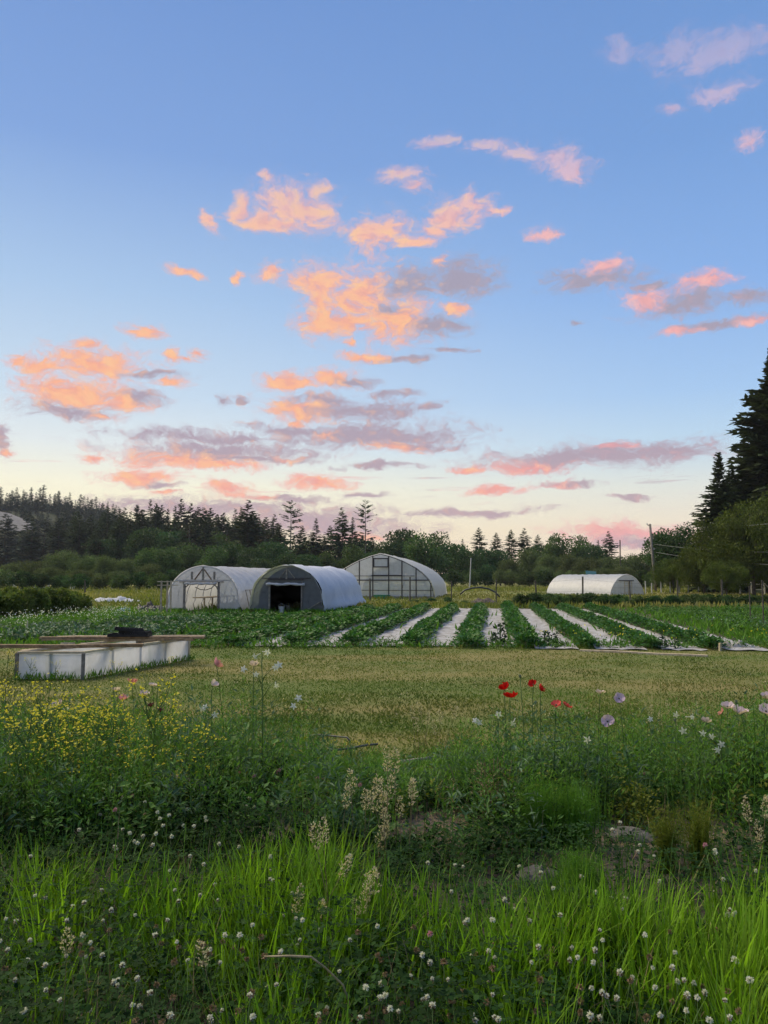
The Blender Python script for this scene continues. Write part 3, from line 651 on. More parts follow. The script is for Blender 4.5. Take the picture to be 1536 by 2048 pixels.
# --- milky hoop house (left)
c0 = G(405, 1226); h1 = empty('hoop_house', (c0.x, c0.y, 0), HD)
tag(h1, 'milky film hoop house with open timber doorway, left of the dark-fronted one', 'greenhouse', 'greenhouses')
W1, H1, L1 = 3.75, 2.40, 12.0
a1 = semi_arch(W1, H1, .55)
cv = MB().grid(cover_mesh(a1, L1, 44, .012, .05, 1, ribs=10)).build('cover', M['film_roof'], h1, True)
for k in range(11):
    MB().tube([(x * .985, .05 + (L1 - .1) * k / 10, z * .985) for x, z in a1], .022, 6).build('hoop', M['steel'], h1, True)
MB().tube([(0, .05, H1 * .975), (0, L1, H1 * .975)], .02, 6).build('ridge_pipe', M['steel'], h1)
pw = arch_panel(a1, .02, (-.92, .78, 1.55)); pw.build('end_wall', M['film_old'], h1)
arch_panel(a1, L1 - .05, (-.7, .7, 1.9)).build('end_wall', M['film_old'], h1)
for x in (-.98, .84): MB().box((x, -.03, .78), (.10, .08, 1.56)).build('door_post', M['wood_grey'], h1)
MB().box((-.07, -.04, 1.58), (2.35, .10, .05)).build('header', M['wood_grey'], h1)
rl = MB().tube([(-.95 + 1.7 * i / 12, -.11 + .012 * math.sin(i * 2), 1.49 + .015 * math.sin(i * 1.7)) for i in range(13)], [.06 + .012 * math.sin(i * 2.3) for i in range(13)], 8); rl.build('rolled_door_film', M['film_roof'], h1, True)
MB().box((0, .05, 1.66), (2.9, .05, .04)).build('crossbar', M['frame'], h1)
MB().box((0, -.02, 2.0), (.09, .05, .66)).build('king_post', M['wood_grey'], h1)
for s in (-1, 1):
    MB().bar((.05 * s, -.02, 2.22), (.44 * s, -.02, 1.70), .10, .04).build('brace', M['wood'], h1)
    MB().box((.60 * s, -.02, 1.90), (.10, .04, .40)).build('stud', M['wood_grey'], h1)
    MB().bar((-.07 + .80 * s, -.02, 1.50), (-.07 + .55 * s, -.02, 1.50), .05, .05)
    MB().bar((-.07 + .84 * s, -.06, 1.30), (-.07 + .58 * s, -.06, 1.54), .09, .04).build('corner_brace', M['wood_grey'], h1)
# side vent frame propped on the right flank
vf = MB().bar((W1 / 2 + .06, 1.0, 1.15), (W1 / 2 + .06, 3.6, 1.15), .04).bar((W1 / 2 + .28, 1.0, .22), (W1 / 2 + .28, 3.6, .22), .04)
for k in range(5): vf.bar((W1 / 2 + .06, 1.0 + .65 * k, 1.15), (W1 / 2 + .28, 1.0 + .65 * k, .22), .035)
vf.build('vent_frame', M['wood_grey'], h1)
# its inside
bn = empty('plant_bench', (c0.x, c0.y, 0), HD); tag(bn, 'long plank bench inside the milky hoop house', 'bench')
MB().box((-1.0, 4.5, .72), (.7, 5, .05)).build('bench_top', M['wood_pale'], bn)
for k in range(5): MB().box((-.72, 2.1 + 1.2 * k, .35), (.07, .07, .70)).build('leg', M['wood_pale'], bn)
bn = empty('plant_bench', (c0.x, c0.y, 0), HD); tag(bn, 'low pale bench on the right inside the milky hoop house', 'bench')
MB().box((.75, 5.5, .55), (.9, 3, .05)).build('bench_top', M['wood_pale'], bn)
for k in range(4): MB().box((.38 + .7 * (k % 2), 4.2 + 2.5 * (k // 2), .26), (.06, .06, .52)).build('leg', M['wood_pale'], bn)
hs = MB().tube([Matrix.Rotation(HD, 4, 'Z') @ Vector((x, 1.2, z)) + Vector((c0.x, c0.y, 0)) for x, z in ((-.9, 1.30), (-.6, 1.17), (-.3, 1.15), (0, 1.25), (.2, 1.42), (.32, 1.2), (.5, .98), (.7, .85))], .022, 6).build('drip_hose', M['hose'], None, True)
tag(hs, 'black hose slung in a loop across the milky hoop house doorway', 'hose')

# --- dark-fronted hoop house
c2 = G(573, 1227); h2 = empty('hoop_house', (c2.x, c2.y, 0), HD)
tag(h2, 'hoop house with dark film front and loose white cover', 'greenhouse', 'greenhouses')
W2, H2, L2 = 3.6, 2.40, 11.5
a2 = semi_arch(W2, H2, .5)
rows_ = cover_mesh(a2, L2, 40, .03, .03, 2, fray=.12, scale=1.03, ribs=7)
for j, r_ in enumerate(rows_):
    for i, (x, y, z) in enumerate(r_):
        b = .05 * math.sin(j * .5 + i * .4) + .10 * math.exp(-((j - 36) / 3) ** 2)
        flare = .35 * max(0, (.8 - z)) * (1 if x > 0 else .3) * sm(4, 20, j)
        r_[i] = (x + flare * (1 if x > 0 else -1), y - (.18 * math.sin(i * .9) ** 2 if j == 0 else 0), z + b * (z / H2) * .6)
MB().grid(rows_).build('cover', M['cover_white'], h2, True)
for k in range(9):
    MB().tube([(x * .985, .06 + (L2 - .1) * k / 8, z * .985) for x, z in a2], .024, 6).build('hoop', M['steel'], h2, True)
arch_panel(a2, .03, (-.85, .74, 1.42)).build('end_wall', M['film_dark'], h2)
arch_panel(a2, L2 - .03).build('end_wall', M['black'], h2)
MB().grid([[(x * .965, 1.0 + (L2 - 1.2) * j / 10, max(z * .965, .02)) for x, z in a2] for j in range(11)]).build('added_dark_liner', M['black'], h2, True)  # black liner added under the hoops to keep the interior dark
MB().box((0, L2 / 2 + .1, .012), (W2 * .93, L2 - .3, .02)).build('added_dark_floor', M['black'], h2)  # black floor sheet, added so the doorway looks dark inside
for x in (-.90, .78): MB().box((x, -.02, .80), (.07, .07, 1.60)).build('door_post', M['wood_grey'], h2)
MB().box((-.05, -.05, 1.70), (1.85, .05, .05)).build('header', M['frame'], h2)
rl = MB().tube([(-1.05 + 2.0 * i / 14, -.10 + .02 * math.sin(i * 1.3), 1.46 + .02 * math.sin(i * .9)) for i in range(15)], [.065 + .015 * math.sin(i * 1.9) for i in range(15)], 8); rl.build('rolled_door_film', M['row_cover'], h2, True)
MB().box((-.02, .0, 2.02), (.08, .05, .60)).build('king_post', M['wood_grey'], h2)
for s in (-1, 1): MB().bar((.04 * s, .0, 2.2), (.40 * s, .0, 1.76), .08, .04).build('brace', M['wood_grey'], h2)
MB().box((-.02, .0, 1.76), (2.5, .04, .04)).build('crossbar', M['frame'], h2)
MB().bar((.85, -.18, .06), (W2 / 2 - .02, -.06, .62), .10, .05).build('prop_board', M['wood_grey'], h2)
MB().grid([[(x * (1.01 + .015 * math.sin(i * 2.1 + j)), -.05 - .05 * j + .03 * math.sin(i * 1.7), z * (1.01 + .012 * math.sin(i * 1.3 + 2 * j)) ) for i, (x, z) in enumerate(a2)] for j in (0, 1)]).build('cover_hem', M['row_cover'], h2, True)
def bucket(px, py, z, mat, l, s=1.0):
    p = G(px, py); rt = empty('bucket', (p.x, p.y, 0)); tag(rt, l, 'bucket')
    MB().tube([(0, 0, 0), (0, 0, .30 * s), (0, 0, .31 * s)], [.11 * s, .14 * s, .15 * s], 14).build('pail', mat, rt)
    MB().tube([(math.cos(t) * .14 * s, 0, .30 * s + math.sin(t) * .12 * s) for t in np.linspace(0, math.pi, 9)], .006, 4).build('handle', M['steel'], rt)
bucket(563, 1226, 0, M['bucket'], 'pale bucket in the doorway of the dark-fronted hoop house', 1.1)
bucket(576, 1221, 0, M['bucket'], 'small bucket behind another in the dark doorway', .9)

# --- gothic greenhouse
c3 = G(761, 1197); h3 = empty('gothic_greenhouse', (c3.x, c3.y, 0), HD)
tag(h3, 'large pointed-arch greenhouse with dark framed film front', 'greenhouse', 'greenhouses')
HW, H3, L3 = 4.75, 3.95, 18.5
half = [(0, 1), (.2, .935), (.39, .85), (.53, .77), (.66, .68), (.79, .56), (.905, .417), (.96, .28), (.985, .17), (1, 0)]
a3 = [(-x * HW, z * H3) for x, z in half[::-1]] + [(x * HW, z * H3) for x, z in half[1:]]
MB().grid(cover_mesh(a3, L3, 30, .015, .02, 3, scale=1.01, ribs=8)).build('cover', M['film_gothic_roof'], h3, True)
for k in range(9):
    MB().tube([(x * .985, .04 + (L3 - .1) * k / 8, z * .985) for x, z in a3], .03, 6).build('hoop', M['frame'] if k == 0 else M['steel'], h3, True)
px2x = lambda cx: (cx - 405) / 370 * HW                      # crop coordinates of the front, see the photograph
z2 = lambda cyy: (390 - cyy) / 300 * H3
edges = [px2x(q_) for q_ in (60, 160, 258, 352, 462, 553, 650, 750)]
bounds = [-HW] + edges + [HW]
def wall_piece(xa, xb, name):
    mb = MB(); n_ = 6
    for i in range(n_):
        a, b = xa + (xb - xa) * i / n_, xa + (xb - xa) * (i + 1) / n_
        mb.poly([(a, .03, 0), (b, .03, 0), (b, .03, inside_arch(a3, b)), (a, .03, inside_arch(a3, a))])
    return mb.build(name, M['film_gothic'], h3)
for a, b in zip(bounds, bounds[1:]): wall_piece(a, b, 'film_panel')
for x in edges:
    hgt = inside_arch(a3, x)
    MB().box((x, -.02, hgt / 2), (.09, .07, hgt)).build('mullion', M['frame'], h3)
for cy_, xa, xb, w in ((240, 80, 640, .05), (268, 65, 735, .10), (335, 45, 765, .05)):
    MB().box(((px2x(xa) + px2x(xb)) / 2, -.075, z2(cy_)), (px2x(xb) - px2x(xa), .04, w)).build('rail', M['frame'], h3)
MB().box(((px2x(345) + px2x(556)) / 2, -.13, z2(238)), (px2x(556) - px2x(345), .07, .13)).build('door_track', M['frame'], h3)
vw = MB(); xa, xb, za, zb = px2x(360), px2x(458), z2(180), z2(124)
for s in (xa, xb): vw.box((s, -.10, (za + zb) / 2), (.10, .06, zb - za + .1))
for s in (za, zb): vw.box(((xa + xb) / 2, -.11, s), (xb - xa, .05, .10))
vwo = vw.build('vent_window', M['frame'], h3)
MB().poly([(xa, -.085, za), (xb, -.085, za), (xb, -.085, zb), (xa, -.085, zb)]).build('pane', M['film_gothic'], vwo)
MB().bar((px2x(555), -.09, z2(300)), (px2x(555), -.09, z2(322)), .09, .07).build('door_handle', M['frame'], h3)
MB().box((0, .02, .10), (2 * HW * .99, .10, .20)).build('sill_board', M['wood_grey'], h3)
gt = empty('green_tub', (G(764, 1193).x, c3.y - .6, 0)); tag(gt, 'green plastic tub at the foot of the gothic greenhouse door', 'tub')
MB().tube([(0, 0, 0), (0, 0, .30), (0, 0, .33)], [.55, .75, .78], 16).build('basin', M['green_plastic'], gt)

# --- small right greenhouse
c4 = G(1255, 1190); h4 = empty('low_greenhouse', (c4.x, c4.y, 0), R(29))
tag(h4, 'small low white greenhouse on the right with a solar panel', 'greenhouse', 'greenhouses')
W4, H4, L4 = 5.0, 2.2, 10.0
hf4 = [(0, 1), (.30, .92), (.55, .77), (.78, .52), (.92, .28), (1, 0)]
a4 = [(-x * W4 / 2, z * H4) for x, z in hf4[::-1]] + [(x * W4 / 2, z * H4) for x, z in hf4[1:]]
MB().grid(cover_mesh(a4, L4, 30, .012, .02, 4, ribs=9)).build('cover', M['film_roof'], h4, True)
for k in range(10): MB().tube([(x * .985, .04 + (L4 - .1) * k / 9, z * .985) for x, z in a4], .022, 6).build('hoop', M['steel'], h4, True)
arch_panel(a4, .03, (-.42, .62, 1.45)).build('end_wall', M['film_gothic'], h4)
arch_panel(a4, L4 - .03).build('end_wall', M['film_gothic'], h4)
MB().box((-.15, -.03, 1.52), (2.2, .08, .10)).build('header', M['frame'], h4)
MB().box((0, -.02, .78), (4.5, .03, .03)).build('rail', M['steel'], h4)
dr = MB().poly([(-.42, .0, .02), (.62, .0, .02), (.62, .0, 1.45), (-.42, .0, 1.45)]).build('door', M['film_gothic'], h4)
for x in (-.42, .1, .62): MB().box((x, -.04, .73), (.06, .05, 1.44)).build('door_frame', M['wood_pale'], dr)
for z in (.3, .98, 1.42): MB().box((.1, -.045, z), (1.04, .04, .05)).build('door_frame', M['wood_pale'], dr)
p = P(1182, 1146, 92); sp = empty('solar_panel', (p.x, 92, 0)); tag(sp, 'tilted solar panel standing just behind the small right greenhouse', 'solar panel')
MB().box((0, 0, 0), (1.25, .05, .9), M=Matrix.Translation((0, 0, p.z - .05)) @ Matrix.Rotation(R(-52), 4, 'X') @ Matrix.Rotation(R(8), 4, 'Y')).build('panel', M['solar'], sp)
MB().bar((0, .1, 0), (0, .1, p.z - .1), .08).build('pole', M['steel'], sp)

# ------------------------------------------------------------------ little house among the trees
hp = P(641, 1128, 172); hs_ = empty('cottage', (hp.x, 172, 0)); hs_.scale = (.52, .6, .86); tag(hs_, 'small tan cottage half hidden among trees behind dark-fronted hoop house', 'house')
MB().box((0, 2.5, 2.2), (5, 5, 4.4)).build('wall', M['house_wall'], hs_)
rf = MB(); zt = hp.z + 1.2
rf.v = [(-3, -.5, 4.3), (3, -.5, 4.3), (3, 5.5, 4.3), (-3, 5.5, 4.3), (-3, 2.5, zt + .4), (3, 2.5, zt + .4)]; rf.f = [(0, 1, 5, 4), (2, 3, 4, 5), (0, 4, 3), (1, 2, 5), (0, 3, 2, 1)]
rf.build('roof', M['roof'], hs_)
for x in (-1.2, 1.2):
    wn_ = MB().box((x, -.03, 3.3), (1.0, .06, 1.0)).build('window', M['post_white'], hs_); MB().box((x, -.07, 3.3), (.8, .03, .8)).build('pane', M['glass'], wn_)

# ------------------------------------------------------------------ fences and poles
def fence(name, posts, h, r, mat, label, wires=2, box=False, wmat=None, lean=.03):
    rt = empty(name, (posts[0][0], posts[0][1], 0)); tag(rt, label, 'fence'); ox, oy = posts[0]
    tops = []
    for (x, y) in posts:
        hh = h * random.uniform(.88, 1.1); dx, dy = random.gauss(0, lean), random.gauss(0, lean)
        mb = MB().tube([(x - ox, y - oy, -.2), (x - ox + dx, y - oy + dy, hh)], r * random.uniform(.85, 1.15), 6)
        mb.build('post', mat, rt); tops.append((x - ox + dx * .8, y - oy + dy * .8, hh))
    for w in range(wires):
        f = .9 - .42 * w
        MB().tube([(a, b, c * f) for a, b, c in tops], .004, 4).build('wire', wmat or M['frame'], rt)
    return rt
fence('fence', [(P(px, 1100, 118 + 6 * math.sin(px)).x, 118 + .05 * (160 - px)) for px in (2, 8, 13, 20, 27, 33, 38, 43, 50, 57, 63, 69, 76, 83, 90, 97, 104, 110, 117, 123, 129, 136, 141, 147, 153)], 1.15, .06, M['post_white'], 'close row of pale stakes fencing the far left field')
fence('fence', [(P(px, 1100, 125).x, 125) for px in (176, 201, 225, 249, 275, 300, 322)], 1.05, .06, M['post_white'], 'sparse pale stake fence between the close stakes and the hoop house')
fence('fence', [(P(px, 1100, Y).x, Y) for px, Y in ((902, 62), (991, 56), (1072, 54), (1163, 52), (1258, 50), (1352, 49), (1440, 48), (1540, 48))], 1.75, .055, M['post_dark'], 'dark post fence running across behind the crop rows', 3, lean=.05)
fence('fence', [(P(px, 1100, 92).x, 92) for px in (1289, 1301, 1320, 1338, 1356, 1374, 1395, 1418, 1441)], 1.35, .07, M['post_white'], 'row of pale posts along the meadow beside the utility pole', 2)
gp = [(P(px, 1100, 84).x, 84) for px in (1441, 1445, 1477, 1500, 1526)]
gr = empty('rail_gate', (gp[0][0], 84, 0)); tag(gr, 'pale timber post and rail gate at the right edge', 'gate')
for x, y in gp: MB().box((x - gp[0][0], 0, .78), (.13, .13, 1.56)).build('post', M['post_white'], gr)
MB().box(((gp[-1][0] - gp[0][0]) / 2, -.09, 1.12), (gp[-1][0] - gp[0][0], .06, .13)).build('rail', M['post_white'], gr)
MB().bar((gp[-1][0] - gp[0][0], -.08, 1.2), (gp[-1][0] - gp[0][0] + .9, -.08, .3), .09).build('brace', M['post_white'], gr)
MB().box(((gp[-1][0] + gp[3][0]) / 2 - gp[0][0], -.09, .55), (gp[-1][0] - gp[3][0], .06, .10)).build('rail', M['post_white'], gr)
def standing(name, px, base, top, r, mat, label, cat='post', lean=0.0, Y=None):
    g_ = G(px, base) if Y is None else Vector((P(px, base, Y).x, Y, 0)); t_ = P(px + lean, top, g_.y)
    rt = MB().tube([(0, 0, -.1), (t_.x - g_.x, 0, t_.z)], [r, r * .85], 8).build(name, mat); rt.location = (g_.x, g_.y, 0); return tag(rt, label, cat)
standing('fence_post', 170, 1192, 1160, .09, M['post_dark'], 'thick dark post at the end of the leafy hedge on the left')
standing('fence_post', 740, 1192, 1157, .07, M['post_dark'], 'thin post standing before the gothic greenhouse, left of door', Y=60)
standing('fence_post', 820, 1196, 1154, .06, M['post_dark'], 'bent-topped thin post before the gothic greenhouse, right of door', Y=58)
standing('meadow_pole', 939, 1168, 1116, .10, M['post_white'], 'slim pale leaning pole at the far edge of the meadow', 'pole', 3, Y=130)
standing('utility_pole', 1240, 1130, 1080, .13, M['post_dark'], 'far thin dark pole above the right willows', 'utility pole', 0, Y=150)
# leaning utility pole with hardware
Yp = 100; up0 = Vector((P(1311, 1170, Yp).x, Yp, 0)); upt = P(1300, 1048, Yp)
up = empty('utility_pole', up0); tag(up, 'leaning wooden utility pole carrying wires beside the right greenhouse', 'utility pole')
dx_ = upt.x - up0.x
MB().tube([(0, 0, -.3), (dx_, 0, upt.z)], [.19, .14], 10).build('pole', M['bark_pale'], up, True)
MB().bar((dx_ - .35, 0, upt.z - .1), (dx_ + .1, 0, upt.z - .3), .09).build('bracket', M['wood_grey'], up)
MB().tube([(dx_ - .38, 0, upt.z - .1), (dx_ - .38, 0, upt.z + .12)], .06, 8).build('insulator', M['steel'], up)
MB().tube([(dx_ * .6 + .2, -.1, upt.z * .62), (dx_ * .6 + .2, -.1, upt.z * .62 + .25)], .07, 8).build('insulator', M['steel'], up)
def cable(a, b, sag, l):
    o = MB().tube([a.lerp(b, t) - Vector((0, 0, sag * 4 * t * (1 - t))) for t in np.linspace(0, 1, 20)], .010, 5).build('power_line', M['steel'], None, True); tag(o, l, 'cable', 'wires from the leaning utility pole')
cable(P(1300, 1050, Yp), P(1640, 1036, 60), .5, 'uppermost wire running right from the leaning utility pole')
cable(P(1308, 1088, Yp), P(1640, 1104, 60), .35, 'middle wire running right from the leaning utility pole')
cable(P(1309, 1104, Yp), P(1640, 1134, 60), .3, 'lowest wire running right from the leaning utility pole')
# hoop of pipe and soil heap in the meadow
ph = P(960, 1190, 58)
o = MB().tube([Vector((P(px, py, 58).x, 58, P(px, py, 58).z)) for px, py in ((920, 1189), (930, 1180), (945, 1176), (962, 1175), (978, 1178), (990, 1184), (1000, 1194))], .06, 8).build('pipe_arch', M['hose'], None, True); tag(o, 'low black pipe arch lying in the meadow behind the rows', 'pipe')
def mound(name, px, base, Y, w, d, h, mat, label, cat, seed, lump=.25, n=26):
    g = np.random.default_rng(seed); rows = []; p = P(px, base, Y)
    for j in range(n // 2 + 1):
        row = []
        for i in range(n + 1):
            u, v = i / n * 2 - 1, j / (n // 2) * 2 - 1
            e = max(0, 1 - u * u) ** .6 * max(0, 1 - v * v) ** .6
            row.append((u * w / 2 + g.normal(0, .01 * w), v * d / 2, h * e * (1 + lump * math.sin(u * 9 + seed) * math.cos(v * 4) + g.normal(0, lump * .4)) - .02))
        rows.append(row)
    o = MB().grid(rows).build(name, mat, None, True); o.location = (p.x, Y, 0); return tag(o, label, cat)
mound('soil_heap', 968, 1200, 52, 2.0, 1.6, .40, M['soil'], 'small heap of bare soil beyond the crop rows', 'heap', 5)
mound('row_cover', 230, 1204, 54, 4.0, 1.8, .40, M['row_cover'], 'crumpled white row cover heaped in the left field', 'row cover', 6, .35)
mound('blue_tarpaulin', 250, 1220, 41, .75, .6, .22, M['blue_tarp'], 'small crumpled blue tarpaulin left of the milky hoop house', 'tarpaulin', 7)
mound('dark_tarpaulin', 300, 1222, 40, 1.7, 1.2, .38, M['tarp'], 'dark crumpled tarpaulin beside the milky hoop house', 'tarpaulin', 8, .5)
mound('dark_tarpaulin', 288, 1226, 38.5, 1.4, .8, .16, M['stone'], 'flat grey sheet lying before the dark tarpaulin', 'tarpaulin', 9, .4)
# timber frame at the left of the milky house
tf = empty('timber_frame', (P(328, 1228, 38).x, 38, 0)); tag(tf, 'thin upright timber frame against the left side of milky hoop house', 'frame')
for x, y in ((-.16, 0), (.05, .3), (-.02, 1.2)): MB().box((x, y, .82), (.07, .07, 1.64)).build('upright', M['wood_pale'], tf)
for z in (1.6, 1.42): MB().bar((-.4, .1, z), (.55, .4, z), .045).build('crossbar', M['wood_pale'], tf)
# near net trellis at the right edge
nt = empty('net_trellis', (P(1501, 1236, 30).x, 30, 0)); tag(nt, 'thin dark wire trellis standing at the right edge', 'trellis')
x1 = P(1527, 1236, 27).x - P(1501, 1236, 30).x
MB().tube([(0, 0, 0), (0, 0, P(1501, 1172, 30).z)], .022, 6).build('post', M['post_dark'], nt)
MB().tube([(x1, -3, 0), (x1, -3, P(1527, 1160, 27).z)], .022, 6).build('post', M['post_dark'], nt)
for k in range(8): MB().tube([(0, 0, .2 + .17 * k), (x1, -3, .22 + .18 * k), (x1 + 2.2, -7, .22 + .2 * k)], .002, 4).build('wire', M['frame'], nt)

# ------------------------------------------------------------------ cold frame
A_ = Vector((-6.34, 13.5, 0)); B_ = Vector((-5.22, 13.5, 0)); dv = Vector((1.02, 3.25, 0)); Hc = .46
cf = empty('cold_frame', A_); tag(cf, 'low timber cold frame walled with cloudy film on the lawn', 'cold frame')
Bq, Cq, Dq = B_ - A_, B_ - A_ + dv, dv
def panel(p, q_, name='film_panel'):
    n_ = 8; rows = [[p.lerp(q_, i / n_) + Vector((.006 * math.sin(i * 1.7), .006 * math.cos(i * 2.1), .02 + (Hc - .04) * j / 4)) for i in range(n_ + 1)] for j in range(5)]
    MB().grid(rows).build(name, M['film_frame'], cf, True)
mid = Bq * .5
panel(Vector((0, 0, 0)), mid); panel(mid, Bq)
for k in range(4): panel(Bq + dv * (k / 4), Bq + dv * ((k + 1) / 4))
for k in range(4): panel(dv * (k / 4), dv * ((k + 1) / 4))
panel(Dq, Cq)
for p_, m_ in ((Vector((0, -.03, 0)), 'wood_grey'), (mid + Vector((0, .035, 0)), 'wood_pale'), (Bq + Vector((.03, -.04, 0)), 'wood_grey'), (Cq, 'wood_pale'), (Dq, 'wood_grey')) + tuple((Bq + dv * (k / 4) + Vector((-.045, 0, 0)), 'wood_pale') for k in (1, 2, 3)):
    MB().box((p_.x, p_.y, Hc / 2), (.05, .045, Hc + .01)).build('post', M[m_], cf)
for a, b in ((Vector((0, 0, 0)), Bq), (Bq, Cq), (Cq, Dq), (Dq, Vector((0, 0, 0)))):
    MB().bar(a + Vector((0, 0, Hc + .012)), b + Vector((0, 0, Hc + .012)), .05, .04).build('top_rail', M['wood_pale'], cf)
MB().bar(Cq + Vector((-.05, -.05, Hc * .78)), Dq + Vector((.05, -.05, Hc * .78)), .03, .2).build('back_board', M['wood'], cf)
def plank(a, b, w, t, label, mat='wood', grp='planks laid across the cold frame'):
    a, b = Vector(a), Vector(b); L = (b - a).length; mb = MB()
    n_ = 8
    for i in range(n_ + 1):
        u = i / n_ - .5; zz = .006 * math.sin(i * 1.3 + a.x)
        mb.v += [(u * L, -w / 2, -t / 2 + zz), (u * L, w / 2, -t / 2 + zz), (u * L, w / 2, t / 2 + zz), (u * L, -w / 2, t / 2 + zz)]
    for i in range(n_):
        for k in range(4): mb.f.append((4 * i + k, 4 * i + (k + 1) % 4, 4 * i + 4 + (k + 1) % 4, 4 * i + 4 + k))
    mb.f += [(0, 1, 2, 3)[::-1], tuple(4 * n_ + k for k in range(4))]
    o = mb.build('plank', M[mat]); o.location = (a + b) / 2; d = b - a
    o.rotation_euler = (0, -math.atan2(d.z, math.hypot(d.x, d.y)), math.atan2(d.y, d.x)); return tag(o, label, 'plank', grp)
z_ = Hc + .055
plank((-7.6, 13.95, z_), (-4.42, 14.25, z_), .13, .03, 'lower plank of the front stack across the cold frame')
plank((-7.7, 13.93, z_ + .033), (-4.40, 14.22, z_ + .033), .12, .03, 'upper plank of the front stack across the cold frame')
plank((-6.95, 15.85, z_), (-3.86, 15.75, z_), .13, .035, 'lower plank of the rear stack across the cold frame')
plank((-7.0, 15.83, z_ + .04), (-3.65, 15.80, z_ + .04), .11, .035, 'near upper plank of the rear stack under the trays')
plank((-6.7, 15.98, z_ + .04), (-3.70, 16.05, z_ + .05), .12, .035, 'far pale plank of the rear stack under the trays', 'wood_pale')
plank((-6.4, 13.75, Hc + .02), (-5.3, 14.9, Hc + .02), .10, .03, 'pale board lying aslant inside the cold frame rim', 'wood_pale')
for i, (dx, dy, dz, rz, l) in enumerate(((0, 0, 0, .05, 'bottom black seed tray on the rear planks'), (.10, .02, .055, -.12, 'middle black seed tray on the rear planks'), (-.02, .0, .11, .3, 'topmost tilted black seed tray on the rear planks'))):
    tr_ = empty('seed_tray', (-5.18 + dx, 15.86 + dy, z_ + .062 + dz), rz); tr_.rotation_euler = (0, .04 * i, rz); tag(tr_, l, 'tray', 'black seed trays')
    mb = MB(); w_, d_ = (.78, .34) if i == 0 else (.54, .28)
    mb.box((0, 0, .006), (w_, d_, .012))
    for s in (-1, 1): mb.box((0, s * (d_ / 2 + .006), .03), (w_ + .024, .012, .06)); mb.box((s * (w_ / 2 + .006), 0, .03), (.012, d_, .06))
    mb.build('tray_shell', M['black'], tr_)
    mb = MB()
    for k in range(1, 6): mb.box((-w_ / 2 + w_ * k / 6, 0, .03), (.008, d_ - .002, .04))
    mb.build('divider', M['black'], tr_)
for px, py, w_, l in ((118, 1292, .22, 'pale split log standing left behind the cold frame planks'), (131, 1291, .18, 'second split log standing behind the cold frame planks'), (160, 1291, .25, 'wide wood block under the rear planks')):
    p = P(px, py, 15.5); mb = MB().tube([(0, 0, 0), (.02, 0, .22), (.01, .02, Hc + .0)], [w_ * .5, w_ * .48, w_ * .42], 8)
    o = mb.build('log', M['wood_pale']); o.location = (p.x, 15.75, 0); tag(o, l, 'log', 'logs behind the cold frame')
plank((G(1160, 1303).x, G(1160, 1303).y, .03), (G(1415, 1315).x, G(1415, 1315).y, .03), .12, .045, 'long pale board lying alone on the lawn edge', 'wood_pale', 'loose timber')
def stake(px, base, top, l, r=.022, mat='wood_pale'):
    g_ = G(px, base); t_ = P(px, top, g_.y)
    mb = MB().tube([(0, 0, -.05), (.01, 0, t_.z * .93), (.012, 0, t_.z)], [r, r, r * .5], 5)
    o = mb.build('stake', M[mat]); o.location = g_; tag(o, l, 'stake', 'wooden stakes at the field edge')
stake(478, 1283, 1262, 'short wooden stake at the left end of the crop rows', .03)
stake(588, 1286, 1267, 'short wooden stake left of the first white strip', .03)
stake(1440, 1303, 1285, 'short wooden stake before the rightmost white strip', .035)
stake(53, 1278, 1241, 'tall thin stake standing among the left white flowers')
stake(155, 1272, 1248, 'thin stake behind the cold frame planks')

# ------------------------------------------------------------------ crop rows and ground fabric
def vnoise(x, y, s, seed):
    g = np.random.default_rng(seed); T = g.random((64, 64)); u, v = np.asarray(x) / s + 31.7, np.asarray(y) / s + 17.3
    i, j = np.floor(u).astype(int), np.floor(v).astype(int); a, b = u - i, v - j; a = a * a * (3 - 2 * a); b = b * b * (3 - 2 * b)
    f = lambda p, q: T[p % 64, q % 64]
    return (f(i, j) * (1 - a) + f(i + 1, j) * a) * (1 - b) + (f(i, j + 1) * (1 - a) + f(i + 1, j + 1) * a) * b
def row_mesh(seed, L, w, h, n, ls, mat):
    g = np.random.default_rng(seed)
    y = g.random(n) * L; a = g.normal(0, .42, n).clip(-1, 1)
    hh = h * (.55 + .65 * vnoise(np.zeros(n), y, .55, seed)) * np.sqrt(np.maximum(.06, 1 - a * a))
    ww = w * (.75 + .5 * vnoise(np.zeros(n) + 9, y, .8, seed + 1))
    r = g.random(n) ** .4
    pos = np.stack([a * ww * .62 + .05 * np.sin(y * .7 + seed), y, .03 + hh * r], 1)
    d = nrmz(np.stack([a * 1.2, g.normal(0, .6, n), .35 + .3 * g.random(n)], 1) + g.normal(0, .35, (n, 3)))
    side = nrmz(np.cross(d, np.array([0, 0, 1.]) + g.normal(0, .3, (n, 3))))
    ln = ls * g.uniform(.6, 1.35, n)
    V, F = leaves(pos, d, side, ln, ln * .42, .2)
    return fmesh('crop_foliage', V, F, mat, np.repeat(g.random(n), 4))
RL = 25.0
rowm = [row_mesh(50 + k, RL, .54, .42, 8000, .115, M['crop_leaf']) for k in range(3)]
stm = MB()
for k in range(60): stm.tube([(random.gauss(0, .05), RL * k / 60, 0), (random.gauss(0, .12), RL * k / 60 + .05, .30)], .012, 4, False)
stmesh = stm.mesh('crop_stem', M['stem'])
row_x = [-8.6, -7.0, -5.45, -3.95, -2.40, -.88, .68, 2.16, 3.66, 5.2, 6.72, 8.22]
row_n = ['first', 'second', 'third', 'fourth', 'fifth', 'sixth', 'seventh', 'eighth', 'ninth', 'tenth', 'eleventh', 'twelfth']
